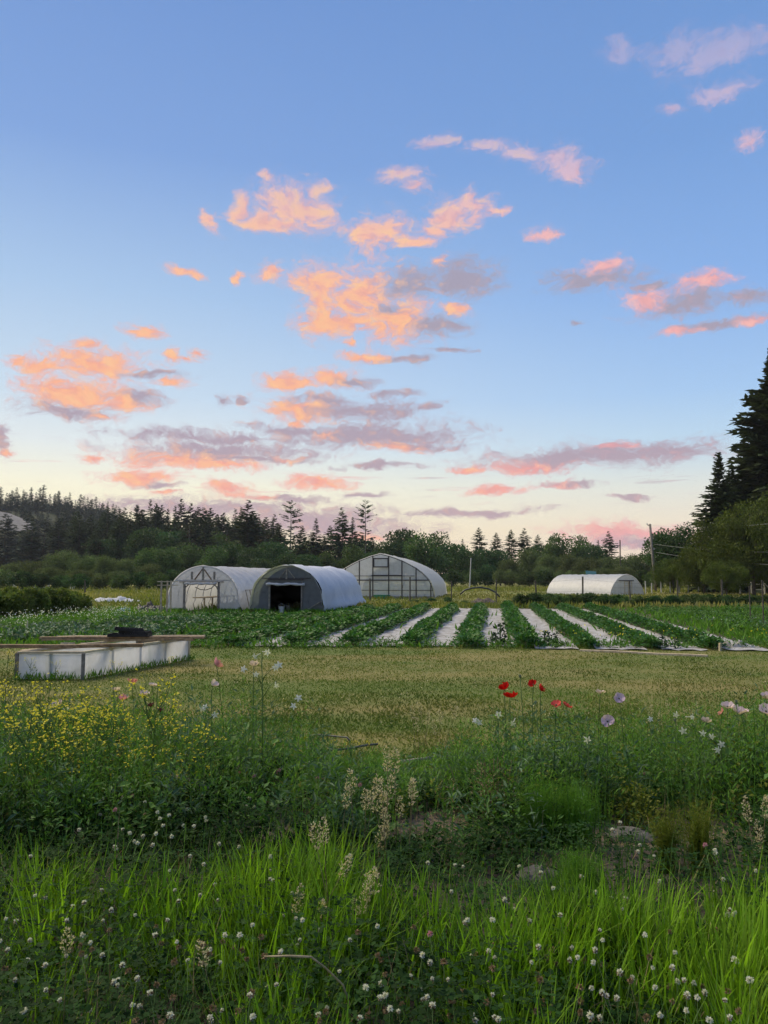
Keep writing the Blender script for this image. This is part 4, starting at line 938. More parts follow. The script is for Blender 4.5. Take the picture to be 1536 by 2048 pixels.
for i, x in enumerate(row_x):
    y0 = 20.0 if i < 7 else 19.4 - .12 * (i - 7)
    if i < 3: y0 = 21.5
    r_ = empty('crop_row', (x + SL * (y0 - 20.3), y0, 0), HD)
    tag(r_, f'leafy green crop row, {row_n[i]} counted from the left', 'crop row', 'crop rows')
    sx_ = (1.0 if i < 9 else .85) if i > 3 else 1.25; sz_ = (1.0 if i < 9 else .8) if i > 3 else .65
    f_ = tag(link(bpy.data.objects.new('foliage', rowm[i % 3]), r_), kind='stuff'); link(bpy.data.objects.new('stems', stmesh), r_)['kind'] = 'stuff'
    r_.scale = (sx_, (.92 if i < 7 else 1) if i > 2 else .52, sz_ * (.82 if 3 < i < 8 else 1))
strip_x = [-3.15, -1.62, -.1, 1.42, 2.92, 4.44, 5.98, 7.46, 9.02]
strip_n = ['leftmost, half buried in leaves', 'second from the left', 'third from the left', 'fourth from the left', 'in the middle', 'fourth from the right', 'broad third from the right', 'second from the right', 'rightmost']
for i, x in enumerate(strip_x):
    y0 = 19.9 if i < 5 else 19.1 - .15 * (i - 5); ny = 60; nx = 7; g = np.random.default_rng(80 + i); rows = []
    w_ = 1.05 if i not in (0, 1, 2, 6) else 1.2
    for j in range(ny + 1):
        y = RL * j / ny; rows.append([((k / (nx - 1) - .5) * w_ + .03 * math.sin(y * 1.1 + i), y + .05 * math.sin(k * 2 + i), .015 + .022 * abs(math.sin(y * 2.3 + k * 1.1 + i)) + g.random() * .022) for k in range(nx)])
    o = MB().grid(rows).build('fabric_strip', M['sheet'], None, True); o.location = (x + SL * (y0 - 20.3), y0, 0); o.rotation_euler = (0, 0, HD)
    tag(o, f'pale ground fabric strip between crop rows, {strip_n[i]}', 'fabric strip', 'ground fabric strips')
# loose folds at the near end of the last strip
g_ = G(1470, 1296); mo = mound('fabric_fold', 1470, 1296, g_.y, 1.1, .5, .14, M['sheet'], 'crumpled end of the rightmost fabric strip', 'fabric', 12, .5)

# ------------------------------------------------------------------ loose vegetation
def in_view(n, y0, y1, pad=.4, power=1.0, r=None, x_lim=None):
    """points spread over the part of the ground the picture sees, thinning with distance"""
    r = r or rng; u = r.random(n)
    y = (y0 ** (1 - power) + u * (y1 ** (1 - power) - y0 ** (1 - power))) ** (1 / (1 - power)) if power != 1 else y0 * (y1 / y0) ** u
    x = (r.random(n) * 2 - 1) * (y * .515 + pad)
    return x, y
def stuff(name, V, F, mat, rnd, label=None):
    o = fobj(name, V, F, mat, None, rnd); tag(o, label, None, None, 'stuff'); return o
def pxy(x, y, z):
    """picture position (1536 wide) of points, to lay plants out by what stands where"""
    c, s = math.cos(PITCH), math.sin(PITCH); dz = z - CAMH
    f = y * c + dz * s; u = -y * s + dz * c
    return 768 + FPX * x / f, 1024 - FPX * u / f
def plants(n, x, y, h, nl, ll, wr, up, spread, g):
    """upright leafy plants at x, y of height h with nl leaves each -> leaf faces"""
    idx = np.repeat(np.arange(len(x)), nl); m = len(idx)
    t = g.random(m) ** .8; th = g.random(m) * 2 * np.pi
    lean = g.normal(0, .12, (len(x), 2))
    px_ = x[idx] + lean[idx, 0] * h[idx] * t; py_ = y[idx] + lean[idx, 1] * h[idx] * t
    rad = spread * h[idx] * (1 - .6 * t) * g.random(m)
    pos = np.stack([px_ + rad * np.cos(th), py_ + rad * np.sin(th), gz(px_, py_) + h[idx] * t * .93], 1)
    d = nrmz(np.stack([np.cos(th), np.sin(th), up + g.normal(0, .45, m)], 1))
    side = nrmz(np.cross(d, np.array([0, 0, 1.]) + g.normal(0, .4, (m, 3))))
    ln = ll * g.uniform(.5, 1.3, m) * (1 - .4 * t)
    V, F = leaves(pos, d, side, ln, ln * wr, .18)
    return V, F, np.repeat(np.clip(g.random(len(x))[idx] * .6 + .4 * g.random(m), 0, 1), 4)

def hole(x, y):                                            # bare soil patches
    h_ = np.zeros(len(x))
    for cx, cy, rx, ry in ((1.47, 4.6, .62, .42), (.28, 4.6, .3, .3), (.35, 6.9, .35, .25), (-.75, 4.6, .35, .2)):
        h_ = np.maximum(h_, np.exp(-(((x - cx) / rx) ** 2 + ((y - cy) / ry) ** 2)))
    return h_
# tall foreground grass, in tufts
g = np.random.default_rng(100)
tx, ty = in_view(1750, 1.45, 4.7, .25, 1.0, g)
tpx, tpy = pxy(tx, ty, gz(tx, ty) + .25)
def ell(cx, cy, rx, ry): return np.exp(-(((tpx - cx) / rx) ** 2 + ((tpy - cy) / ry) ** 2))
like = vnoise(tx, ty, .42, 3) * .7 - .12
for a in ((90, 1760, 150, 110), (330, 1760, 120, 90), (500, 1800, 90, 130), (650, 1740, 150, 120), (1080, 1870, 90, 130), (1300, 1830, 190, 120), (620, 2010, 190, 70), (100, 2010, 120, 60), (900, 1780, 110, 110), (1500, 1930, 80, 160), (1110, 1690, 80, 60), (1240, 1760, 80, 60), (1480, 1700, 80, 80), (1050, 2030, 60, 50), (960, 1960, 60, 80)): like += .8 * ell(*a)
for a in ((330, 1920, 190, 75), (820, 1990, 90, 70), (1150, 1960, 190, 80), (380, 1640, 140, 50), (1250, 1670, 150, 50), (870, 1640, 90, 50), (1400, 2000, 90, 60)): like -= .75 * ell(*a)
lim_y = np.interp(tpx, [0, 180, 600, 700, 780, 900, 1400, 1536], [4.5, 4.35, 4.2, 4.1, 3.6, 3.3, 3.3, 3.8]); like *= 1 - sm(-.25, .12, ty - lim_y)
keep = g.random(len(tx)) < np.clip(like, 0.03, 1); tx, ty, like = tx[keep], ty[keep], np.clip(like[keep], 0, 1.2)
nb = (4 + 22 * like + g.integers(0, 8, len(tx))).astype(int); ti = np.repeat(np.arange(len(tx)), nb); n = len(ti)
bx = tx[ti] + g.normal(0, .05, n); by = ty[ti] + g.normal(0, .05, n)
L = (.11 + .145 * like[ti]) * g.uniform(.45, 1.35, n) * g.uniform(.8, 1.2, len(tx))[ti]
taz = g.random(len(tx)) * 6.28
az_b = np.arctan2(by - ty[ti], bx - tx[ti]) + g.normal(0, .7, n)
V, F, k = ribbons(np.stack([bx, by, gz(bx, by)], 1), az_b, L, g.uniform(.0026, .0078, n), np.abs(g.normal(.16, .16, n)), g.gamma(1.6, .38, n), 4)
stuff('tall_grass', V, F, M['grass'], np.repeat(np.clip(g.random(len(tx))[ti] * .6 + g.normal(.2, .22, n), 0, 1), k))
# thinner dark grass everywhere in the bed
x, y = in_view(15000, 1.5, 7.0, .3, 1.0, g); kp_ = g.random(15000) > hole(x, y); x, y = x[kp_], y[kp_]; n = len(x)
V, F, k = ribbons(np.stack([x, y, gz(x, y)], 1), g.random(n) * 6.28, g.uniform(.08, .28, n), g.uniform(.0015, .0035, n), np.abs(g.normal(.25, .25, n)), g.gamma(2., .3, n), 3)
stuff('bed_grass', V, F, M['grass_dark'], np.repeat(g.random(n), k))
# dead straw among the blades
x, y = in_view(2200, 1.5, 6.5, .3, 1.0, g); n = len(x)
V, F, k = ribbons(np.stack([x, y, gz(x, y)], 1), g.random(n) * 6.28, g.uniform(.08, .30, n), g.uniform(.0012, .003, n), np.abs(g.normal(.5, .4, n)), g.gamma(2., .45, n), 4)
stuff('dead_grass', V, F, M['dry'], np.repeat(g.random(n), k))
# clover leaves under it
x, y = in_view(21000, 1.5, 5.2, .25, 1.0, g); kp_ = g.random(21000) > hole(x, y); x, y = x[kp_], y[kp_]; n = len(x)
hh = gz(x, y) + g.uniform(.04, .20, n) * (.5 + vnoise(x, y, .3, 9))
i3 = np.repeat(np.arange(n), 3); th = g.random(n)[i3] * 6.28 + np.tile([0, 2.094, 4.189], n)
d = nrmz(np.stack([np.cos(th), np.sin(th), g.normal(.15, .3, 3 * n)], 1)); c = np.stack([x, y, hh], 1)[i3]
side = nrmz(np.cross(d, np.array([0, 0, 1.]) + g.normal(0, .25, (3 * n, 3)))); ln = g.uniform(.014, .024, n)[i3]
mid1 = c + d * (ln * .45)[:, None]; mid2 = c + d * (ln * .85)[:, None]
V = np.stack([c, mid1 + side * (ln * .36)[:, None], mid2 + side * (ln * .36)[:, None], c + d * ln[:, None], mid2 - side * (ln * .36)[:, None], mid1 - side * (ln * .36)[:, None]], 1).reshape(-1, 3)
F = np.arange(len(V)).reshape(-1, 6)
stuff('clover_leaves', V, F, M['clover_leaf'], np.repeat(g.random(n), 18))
# mixed weeds: a bank of leafy plants between the tall grass and the lawn
def weed_height(x, y):
    p_, _ = pxy(x, y, gz(x, y) + .3)
    pts = [(-100, .62), (150, .62), (330, .64), (430, .74), (560, .68), (620, .54), (680, .36), (760, .27), (860, .30), (930, .50), (1000, .64), (1150, .68), (1280, .62), (1400, .66), (1536, .72), (1700, .72)]
    return 1.1 * np.interp(p_, [a for a, _ in pts], [b for _, b in pts])
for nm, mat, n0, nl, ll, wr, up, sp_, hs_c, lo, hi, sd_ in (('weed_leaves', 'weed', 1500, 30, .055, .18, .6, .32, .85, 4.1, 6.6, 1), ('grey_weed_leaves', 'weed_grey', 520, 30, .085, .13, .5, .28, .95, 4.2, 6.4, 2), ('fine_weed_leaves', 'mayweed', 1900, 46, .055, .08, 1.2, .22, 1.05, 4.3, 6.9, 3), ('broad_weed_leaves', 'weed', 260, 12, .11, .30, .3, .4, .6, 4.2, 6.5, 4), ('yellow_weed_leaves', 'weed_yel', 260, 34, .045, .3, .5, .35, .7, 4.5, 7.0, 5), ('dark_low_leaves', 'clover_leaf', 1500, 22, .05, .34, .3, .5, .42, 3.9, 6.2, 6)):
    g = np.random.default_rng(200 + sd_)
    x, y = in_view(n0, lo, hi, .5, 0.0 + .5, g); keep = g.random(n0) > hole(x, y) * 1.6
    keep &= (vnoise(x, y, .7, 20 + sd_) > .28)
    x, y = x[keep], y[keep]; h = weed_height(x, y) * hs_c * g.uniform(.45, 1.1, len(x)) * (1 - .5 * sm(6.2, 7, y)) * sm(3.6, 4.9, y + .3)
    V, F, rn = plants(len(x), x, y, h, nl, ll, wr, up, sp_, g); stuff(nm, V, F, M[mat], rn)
# stalks of the weeds
g = np.random.default_rng(300); x, y = in_view(2600, 4.2, 6.8, .5, .5, g); keep = g.random(2600) > hole(x, y) * 1.15; x, y = x[keep], y[keep]; n = len(x)
V, F, k = ribbons(np.stack([x, y, gz(x, y)], 1), g.random(n) * 6.28, weed_height(x, y) * g.uniform(.5, 1.25, n), g.uniform(.0012, .0028, n), np.abs(g.normal(.1, .1, n)), g.gamma(1.5, .12, n), 3)
stuff('weed_stalks', V, F, M['grass_dark'], np.repeat(g.random(n), k))
# dry litter over the bare soil
x = np.concatenate([g.normal(1.42, .4, 500), g.normal(.28, .25, 300), g.normal(.35, .35, 500), g.normal(.3, 1.6, 300)]); y = np.concatenate([g.normal(4.6, .28, 500), g.normal(4.6, .25, 300), g.normal(6.9, .3, 500), g.normal(4.6, .5, 300)]); n = len(x)
V, F, k = ribbons(np.stack([x, y, gz(x, y) + .012], 1), g.random(n) * 6.28, g.uniform(.05, .2, n), g.uniform(.001, .0025, n), g.uniform(1.35, 1.56, n), g.normal(0, .2, n), 3)
stuff('dry_litter', V, F, M['dry'], np.repeat(g.random(n), k))

# mown lawn
g = np.random.default_rng(400); x, y = in_view(150000, 6.3, 20.4, .5, 1.35, g); n = len(x)
keep = g.random(n) > .45 * (vnoise(x, y, .6, 31) > .62); x, y = x[keep], y[keep]; n = len(x)
L = g.uniform(.018, .05, n) * (.7 + .7 * vnoise(x, y, .9, 30)) * (1 + .9 * sm(19, 20.4, y) + .8 * (1 - sm(6.3, 8, y)))
d = nrmz(np.stack([g.normal(0, .7, n), g.normal(0, .7, n), np.full(n, .75)], 1)); side = perp(d, g)
V, F = leaves(np.stack([x, y, gz(x, y) + .008], 1), d, side, L, L * .1 + .0012 * y * .22, .1)
stuff('lawn_grass', V, F, M['lawn_blade'], np.repeat(np.clip(vnoise(x, y, 1.5, 33) * .6 + g.random(n) * .4, 0, 1), 4))
# pale clover heads scattered in the lawn
x, y = in_view(1700, 6.6, 19, .5, 1.6, g); keep = vnoise(x, y, 1.1, 35) > .42; x, y = x[keep], y[keep]; n = len(x)
d = rdir(n, .6, g); V, F = leaves(np.stack([x, y, gz(x, y) + .035], 1), d, perp(d, g), np.full(n, .026), .009, .1)
stuff('lawn_clover', V, F, M['panicle'], np.repeat(g.random(n), 4))
# grass along the field edge and between houses and beds
x, y = in_view(26000, 19.6, 48, 1.0, 1.2, g); n = len(x)
xr = x - SL * (y - 20.3); inbed = (xr > -2.9) & (xr < 9.6) & (y > 20.1) & (y < 45); keep = ~inbed | (g.random(n) < .03); x, y = x[keep], y[keep]; n = len(x)
L = g.uniform(.10, .30, n) * (.5 + vnoise(x, y, 2.2, 41)); d = nrmz(np.stack([g.normal(0, .4, n), g.normal(0, .4, n), np.ones(n)], 1))
V, F = leaves(np.stack([x, y, np.zeros(n)], 1), d, perp(d, g), L, L * .10 + .004, .1)
stuff('field_grass', V, F, M['mayweed'], np.repeat(g.random(n), 4))
# rough grass at the foot of the cold frame and the hoop houses
bxs, bys = [], []
def along(a, b, n_, w_):
    t = g.random(n_); bxs.append(a[0] + (b[0] - a[0]) * t + g.normal(0, w_, n_)); bys.append(a[1] + (b[1] - a[1]) * t + g.normal(0, w_, n_))
along((-6.34, 13.42), (-5.22, 13.42), 170, .05); along((-5.14, 13.5), (-4.12, 16.75), 330, .06)
for c_, w_, l_ in ((c0, W1, L1), (c2, W2, L2)):
    rx, ry = math.cos(HD), math.sin(HD); fx, fy = -math.sin(HD), math.cos(HD)
    for a_, b_ in (((-w_ / 2, -.2), (-.9, -.2)), ((.9, -.2), (w_ / 2, -.2)), ((w_ / 2 + .15, 0), (w_ / 2 + .3, l_))): along((c_.x + rx * a_[0] + fx * a_[1], c_.y + ry * a_[0] + fy * a_[1]), (c_.x + rx * b_[0] + fx * b_[1], c_.y + ry * b_[0] + fy * b_[1]), 500, .12)
bxs, bys = np.concatenate(bxs), np.concatenate(bys); n = len(bxs); L = g.uniform(.06, .2, n) * (1 + .6 * (bys > 25)); d = nrmz(np.stack([g.normal(0, .35, n), g.normal(0, .35, n), np.ones(n)], 1))
V, F = leaves(np.stack([bxs, bys, np.zeros(n)], 1), d, perp(d, g), L, L * .05 + .002 + .004 * (bys > 25), .1)
stuff('rough_grass', V, F, M['mayweed'], np.repeat(g.random(n), 4))
# leafy crop left of the rows and right of them
for nm, x0, x1, y0, y1, n0, mat, ll, hmax, sd_ in (('low_crop_leaves', -19, -6.2, 20.8, 29.5, 1500, 'cabbage', .17, .30, 1), ('green_crop_leaves', -20, -6.5, 27, 36, 1300, 'crop_leaf', .14, .24, 2), ('right_crop_leaves', 11.2, 24, 20.5, 31, 1300, 'cabbage', .15, .22, 3), ('right_green_leaves', 10.6, 26, 19.6, 43, 2600, 'weed', .14, .30, 4), ('front_edge_leaves', -8, 12, 19.3, 20.8, 420, 'weed', .09, .26, 5)):
    g = np.random.default_rng(500 + sd_); x = g.uniform(x0, x1, n0); y = g.uniform(y0, y1, n0); x = x + SL * (y - 20.3) * (1 if x0 > 0 else .2)
    h = hmax * g.uniform(.5, 1.2, n0) * (.5 + vnoise(x, y, 1.4, 50 + sd_)); V, F, rn = plants(n0, x, y, h, 20, ll, .34, .4, .75, g); stuff(nm, V, F, M[mat], rn)
# pale flowering weeds on the left and right
for nm, x0, x1, y0, y1, n0, mat, zz, sd_ in (('white_wildflowers', -21, -9.5, 24, 33, 2600, 'white_petal', .55, 1), ('yellow_wildflowers', -20, -13, 20, 30, 900, 'yellow', .5, 2), ('white_crop_flowers', 12, 20, 21, 30, 420, 'white_petal', .3, 3), ('pale_wildflowers', -15.5, -9.5, 33, 38, 1400, 'pale_yellow', .5, 4), ('yellow_crop_flowers', 4, 12, 19.6, 21.5, 120, 'yellow', .42, 5)):
    g = np.random.default_rng(600 + sd_); x = g.uniform(x0, x1, n0); y = g.uniform(y0, y1, n0); kp = vnoise(x, y, 1.6, 60 + sd_) > .45; x, y = x[kp], y[kp]; n = len(x)
    d = rdir(n, .8, g); V, F = leaves(np.stack([x, y, zz * g.uniform(.55, 1.1, n)], 1), d, perp(d, g), g.uniform(.03, .07, n), .018, .1); stuff(nm, V, F, M[mat], np.repeat(g.random(n), 4))
    if zz > .45:
        V, F, rn = plants(n, x, y, np.full(n, zz * .9) * g.uniform(.5, 1.1, n), 12, .12, .16, .8, .4, g); stuff('wildflower_leaves', V, F, M['mayweed'], rn)
# meadow grass, in drifts of green and straw
g = np.random.default_rng(700); x, y = in_view(46000, 44, 150, 3, 1.1, g); n = len(x)
drift = vnoise(x * .25, y, 9, 71); L = g.uniform(.15, .5, n) * (.35 + 1.0 * drift) * (1 + .4 * sm(85, 140, y)); d = nrmz(np.stack([g.normal(0, .35, n), g.normal(0, .35, n), np.ones(n)], 1))
V, F = leaves(np.stack([x, y, np.zeros(n)], 1), d, perp(d, g), L, L * .12 + .02, .1)
stuff('meadow_grass', V, F, M['meadow_blade'], np.repeat(np.clip(drift * .6 + .4 * g.random(n), 0, 1), 4))

# leafy hedge on the left and brambles behind the rows
BUS = [broadleaf('leafy_bush', 10, 17, 60, 120, .95, M['hedge_leaf'], 51, lobe_r=.22), broadleaf('leafy_bush', 10, 15, 56, 120, .95, M['hedge_leaf'], 52, lobe_r=.22)]
hl = ['leafy hedge bush at the left picture edge', 'second leafy hedge bush from the left edge', 'third leafy hedge bush from the left edge', 'fourth leafy hedge bush from the left edge', 'fifth leafy hedge bush from the left edge', 'leafy hedge bush ending at the thick dark post']
for i, (px, tp, Y) in enumerate(((-10, 1177, 31), (24, 1175, 32), (58, 1178, 31.5), (92, 1176, 33), (124, 1180, 33.5), (152, 1184, 34))):
    pt = P(px, tp, Y); o = place(BUS[i % 2], (pt.x, Y, 0), random.random() * 6, (pt.z / 10 * .7, pt.z / 10 * .9, pt.z / 10 * 1.08), hl[i], 'leafy hedge on the left'); tag(o, cat='bush')
for i, (px, tp, Y, w) in enumerate(((690, 1203, 50, .9), (720, 1204, 48, .8), (700, 1210, 44, .7), (655, 1212, 41, .5), (612, 1216, 39, .4), (480, 1212, 38.5, .4), (466, 1216, 38, .35), (505, 1214, 38, .45), (830, 1198, 56, .9), (862, 1196, 58, .9), (895, 1194, 56, 1.0), (930, 1200, 52, 1.0), (965, 1204, 48, .8), (1040, 1190, 54, 1.0), (1070, 1188, 55, 1.1), (1105, 1187, 56, 1.1), (1140, 1189, 55, 1.0), (1175, 1188, 54, 1.1), (1210, 1190, 55, 1.0), (1240, 1189, 53, 1.1), (1275, 1191, 52, 1.0), (1310, 1193, 54, 1.0), (1345, 1192, 50, 1.0), (1385, 1188, 48, 1.1), (1420, 1188, 47, 1.1), (1455, 1192, 49, 1.1), (1495, 1192, 47, 1.2), (1530, 1190, 46, 1.2))):
    if i > 12: Y = 46.5 + .1 * (i % 5)
    pt = P(px, tp, Y); wd = max(.45, pt.z) / 10
    o = place(SHR[(0, 1, 1, 0)[i % 4]], (pt.x, Y, -.05), random.random() * 6, (wd * w * (1.7 if i > 7 else 1), wd * w * .8, pt.z / 10 * (1.15 if i > 7 else 1)), f'low dark bramble clump beyond the crop rows, {ORD[i - 8]} from the left' if i > 7 else (f'bramble clump beside the white-covered hoop house, {ORD[4 - i]} counted from its front' if i < 5 else f'weed clump between the two hoop house fronts, {("middle", "left", "right")[i - 5]} one'), 'bramble clumps behind the rows' if i > 7 else ('brambles by the white cover' if i < 5 else 'weed clumps between the hoop houses')); tag(o, cat='bush')
# dark kale plants at the row ends
def kale(h, seed):
    g = np.random.default_rng(seed); rt = empty('kale_plant'); V, F, rn = plants(1, np.zeros(1), np.zeros(1) + 60, np.array([h]), 90, .16, .36, .5, .45, g); V = V - np.array([0, 60, 0])
    fobj('leaves', V, F, M['kale'], rt, rn)['kind'] = 'stuff'; MB().tube([(0, 0, 0), (.02, 0, h * .9)], .02, 5).build('stem', M['stem'], rt); return tag(rt, cat='plant', group='kale plants at the row ends')
KL = kale(.6, 5)
for px, py, s, l in ((1000, 1291, 1.0, 'dark kale plant before the middle fabric strip, tallest of its kind'), (985, 1292, .6, 'small dark kale plant left of the tallest one'), (1090, 1293, .7, 'dark kale plant before the strip right of middle'), (1110, 1293, .6, 'small dark kale plant right beside another before a strip'), (1330, 1300, .6, 'dark kale plant at the foot of the right rows'), (1350, 1300, .5, 'small dark kale plant right of the other right one')):
    p = G(px, py); place(KL, p, random.random() * 6, s, l)

# ------------------------------------------------------------------ flowers in the foreground
# white clover: heads of many florets on thin stems
def clover_head(seed, kind):
    g = np.random.default_rng(seed); n = 46
    d = rdir(n, .25, g); d = d[d[:, 2] > -.75]; n = len(d)
    if kind == 1: d[:, 2] = np.where(d[:, 2] < 0, d[:, 2] - .5, d[:, 2]); d = nrmz(d)
    b = d * .0035; L = g.uniform(.008, .0125, n); side = perp(d, g)
    V, F = leaves(b, d, side, L, .0028, .3); V2, F2 = leaves(b, d, np.cross(d, side), L * .9, .0024, .3)
    return fmesh('clover_head', np.concatenate([V, V2]), np.concatenate([F, F2 + len(V)]), M[('clover_white', 'clover_white', 'clover_brown', 'clover_pink')[kind]], np.repeat(g.random(2 * n), 4))
heads = [clover_head(900 + k, k // 2) for k in range(8)]
skirt = clover_head(950, 2)
cstem = [MB().tube([(0, 0, -.34), (.012 * math.cos(k), .01, -.2), (0, 0, 0)], [.0016, .0014, .0012], 5).mesh('stem', M['stem'], True) for k in range(3)]
g = np.random.default_rng(1000); made = 0
def clover(px, py, hgt, kind, lab, grp, s=1.0):
    p = G(px, py, .3 + hgt)
    for _ in range(2): p = G(px, py, float(gz(p.x, p.y)) + hgt)
    if p.y > 6.6: return
    rt = empty('clover_flower', p, random.random() * 6); rt.rotation_euler = (random.gauss(0, .2), random.gauss(0, .2), random.random() * 6); s *= .88; rt.scale = (s, s, s * random.uniform(.85, 1.15))
    if lab in (WL, BL):
        lab = lab + ', ' + ('left edge' if px < 256 else 'left of the bent straw' if px < 520 else 'around the bent straw' if px < 760 else 'below the grey stone' if px < 1150 else 'lower right' if px < 1380 else 'right edge') + (', bottom strip' if py > 1930 else ', upper grass' if py < 1800 else '')
    tag(rt, lab, 'flower', grp)
    hd = link(bpy.data.objects.new('flower_head', heads[kind * 2 + random.randrange(2)]), rt)
    if kind == 1:
        sk = link(bpy.data.objects.new('withered_florets', skirt), hd); sk.scale = (.95, .95, .7); sk.location = (0, 0, -.004)
    link(bpy.data.objects.new('stem', random.choice(cstem)), rt)
WL, BL, PL = 'white clover head among the foreground grass', 'withered brown clover head in the foreground', 'pinkish clover head among the dark weeds in mid foreground'
spots = [(275, 1686), (305, 1690), (203, 1780), (223, 1820), (350, 1780), (400, 1790), (436, 1800), (168, 1805), (206, 1842), (270, 1830), (380, 1712), (165, 1870), (245, 1930), (375, 1920), (440, 1925), (480, 1870), (235, 1970), (180, 2020), (340, 2030), (420, 2035), (55, 1920), (30, 1960), (15, 1900), (120, 2000), (500, 1990), (540, 1740), (605, 1840), (640, 1860), (600, 1880), (700, 1880), (760, 1995), (770, 1990), (720, 2035), (700, 1710), (910, 1730), (935, 1840), (985, 1840), (1010, 1800), (860, 1925), (845, 1910), (990, 1915), (840, 1980), (865, 2010), (950, 2040), (945, 2030), (1010, 1995), (1120, 1830), (1200, 1860), (1205, 1880), (1190, 1900), (1140, 1920), (1155, 1915), (1240, 1945), (1265, 1955), (1350, 1905), (1345, 1935), (1310, 1975), (1375, 1990), (1410, 1985), (1450, 2000), (1395, 1995), (1290, 1870), (1470, 1825), (1460, 1820), (1430, 1700), (1280, 1690), (1460, 2035), (1200, 2035), (1180, 2030), (1320, 2030), (1225, 1660), (1240, 1645), (560, 1905), (300, 1985), (265, 2010), (90, 1930), (60, 1880), (205, 1910), (310, 1870), (335, 1840), (450, 1870), (505, 1850)]
for px, py in spots: clover(px, py, random.uniform(.20, .30), random.choice((0, 1, 1)), WL, 'white clover heads in the foreground', random.uniform(.6, .95))
for _ in range(95):
    py = random.uniform(1700, 2046); px = random.uniform(0, 1536)
    clover(px, py, random.uniform(.16, .3), random.choice((0, 1, 1)), WL, 'white clover heads in the foreground', random.uniform(.55, .9))
for _ in range(90): clover(random.choice((random.gauss(360, 150), random.gauss(1150, 190), random.uniform(0, 1536))), random.uniform(1840, 2046), random.uniform(.14, .26), 2, BL, 'withered clover heads in the foreground', random.uniform(.8, 1.1))
for px, py in ((484, 1499), (616, 1526), (622, 1523), (605, 1528), (508, 1553), (552, 1545), (558, 1541), (635, 1556), (645, 1557), (475, 1535), (500, 1560), (860, 1868), (1470, 1920), (1455, 1830), (480, 1545), (680, 1560), (720, 1570), (1340, 1540), (1290, 1548), (1325, 1544), (230, 1620), (265, 1592), (310, 1562), (290, 1630), (1430, 1705), (1410, 1690), (1500, 1960)):
    clover(px, py, random.uniform(.16, .28), 3 if random.random() < .7 else 0, PL, 'pinkish clover heads in the weeds', 1.1)
for _ in range(46): clover(random.uniform(150, 520), random.uniform(1560, 1700), random.uniform(.12, .24), random.choice((0, 0, 1)), 'white clover head in the dark patch below the yellow flowers', 'white clover heads in the dark left patch', .9)

# grass seed heads
def panicle(seed):
    g = np.random.default_rng(seed); n = 85; t = g.random(n); r = .022 * np.sin(np.pi * (t * .85 + .12)) * g.uniform(.3, 1.2, n); th = g.random(n) * 6.28 + t * 3
    pos = np.stack([r * np.cos(th), r * np.sin(th), .13 * t], 1); d = nrmz(np.stack([np.cos(th), np.sin(th), np.full(n, .9)], 1) + g.normal(0, .3, (n, 3)))
    V, F = leaves(pos, d, perp(d, g), g.uniform(.009, .017, n), .0034, .2)
    return fmesh('panicle', V, F, M['panicle'], np.repeat(g.random(n), 4))
pans = [panicle(40 + k) for k in range(4)]
pst = MB().tube([(.03, .0, -.5), (.01, 0, -.2), (0, 0, .0), (0, 0, .12)], [.0022, .0018, .0014, .0006], 5).mesh('stem', M['dry'], True)
def seedgrass(px, py, Y, s, l, gname, tilt=None):
    p = P(px, py, Y); rt = empty('seed_grass', p); tag(rt, l, 'grass', gname); rt.scale = (s, s, s); rt.rotation_euler = (random.gauss(0, .12), tilt if tilt is not None else random.gauss(0, .18), random.random() * 6)
    link(bpy.data.objects.new('seed_head', random.choice(pans)), rt); link(bpy.data.objects.new('stem', pst), rt)
for px, py in ((703, 1592), (690, 1620), (731, 1622), (752, 1625), (765, 1605), (777, 1600), (800, 1635), (822, 1612), (825, 1600), (770, 1680), (775, 1660), (762, 1700), (775, 1545), (790, 1548), (768, 1640), (745, 1600)):
    seedgrass(px, py, 4.1 + random.uniform(-.15, .15), random.uniform(.8, 1.15), 'cream grass seed head in the cluster at picture centre', 'seed heads in the centre cluster')
for px, py in ((635, 1700), (648, 1690), (680, 1755), (735, 1805), (722, 1830), (748, 1790), (710, 1845), (590, 1830), (640, 1860)):
    seedgrass(px, py, 3.0, random.uniform(.65, .9), 'cream grass seed head in the tall grass below the centre cluster', 'seed heads below the centre')
for px, py in ((1498, 1645), (1522, 1690), (1510, 1720), (1530, 1640)):
    seedgrass(px, py, 3.8, .9, 'cream grass seed head at the right edge of the weeds', 'seed heads at the right edge')
for px, py in ((826, 1440), (842, 1430), (855, 1450), (880, 1445), (905, 1440), (870, 1470), (835, 1465)):
    seedgrass(px, py, 6.6, .95, 'pale grass seed head against the lawn, above centre cluster', 'seed heads against the lawn')
for px, py, l in ((410, 1935, 'single tan spike leaning in the lower left grass'), (133, 1910, 'single straw spike at the lower left')):
    seedgrass(px, py, 2.2, .6, l, 'single spikes')
for px, py in ((1340, 1425), (1370, 1440), (1300, 1435), (1395, 1430), (1320, 1450), (1355, 1465), (1385, 1455)):
    seedgrass(px, py, 6.3, .8, 'pale grass seed head among the right poppies', 'seed heads among the right poppies')
o = MB().tube([P(528, 1913, 2.25), P(580, 1912, 2.25), P(622, 1914, 2.25), P(650, 1935, 2.3), P(686, 1970, 2.35), P(700, 2010, 2.35)], [.002, .003, .003, .003, .003, .003], 6).build('dry_stalk', M['panicle'], None, True); tag(o, 'bent dry straw stalk lying over the lower grass', 'stalk')

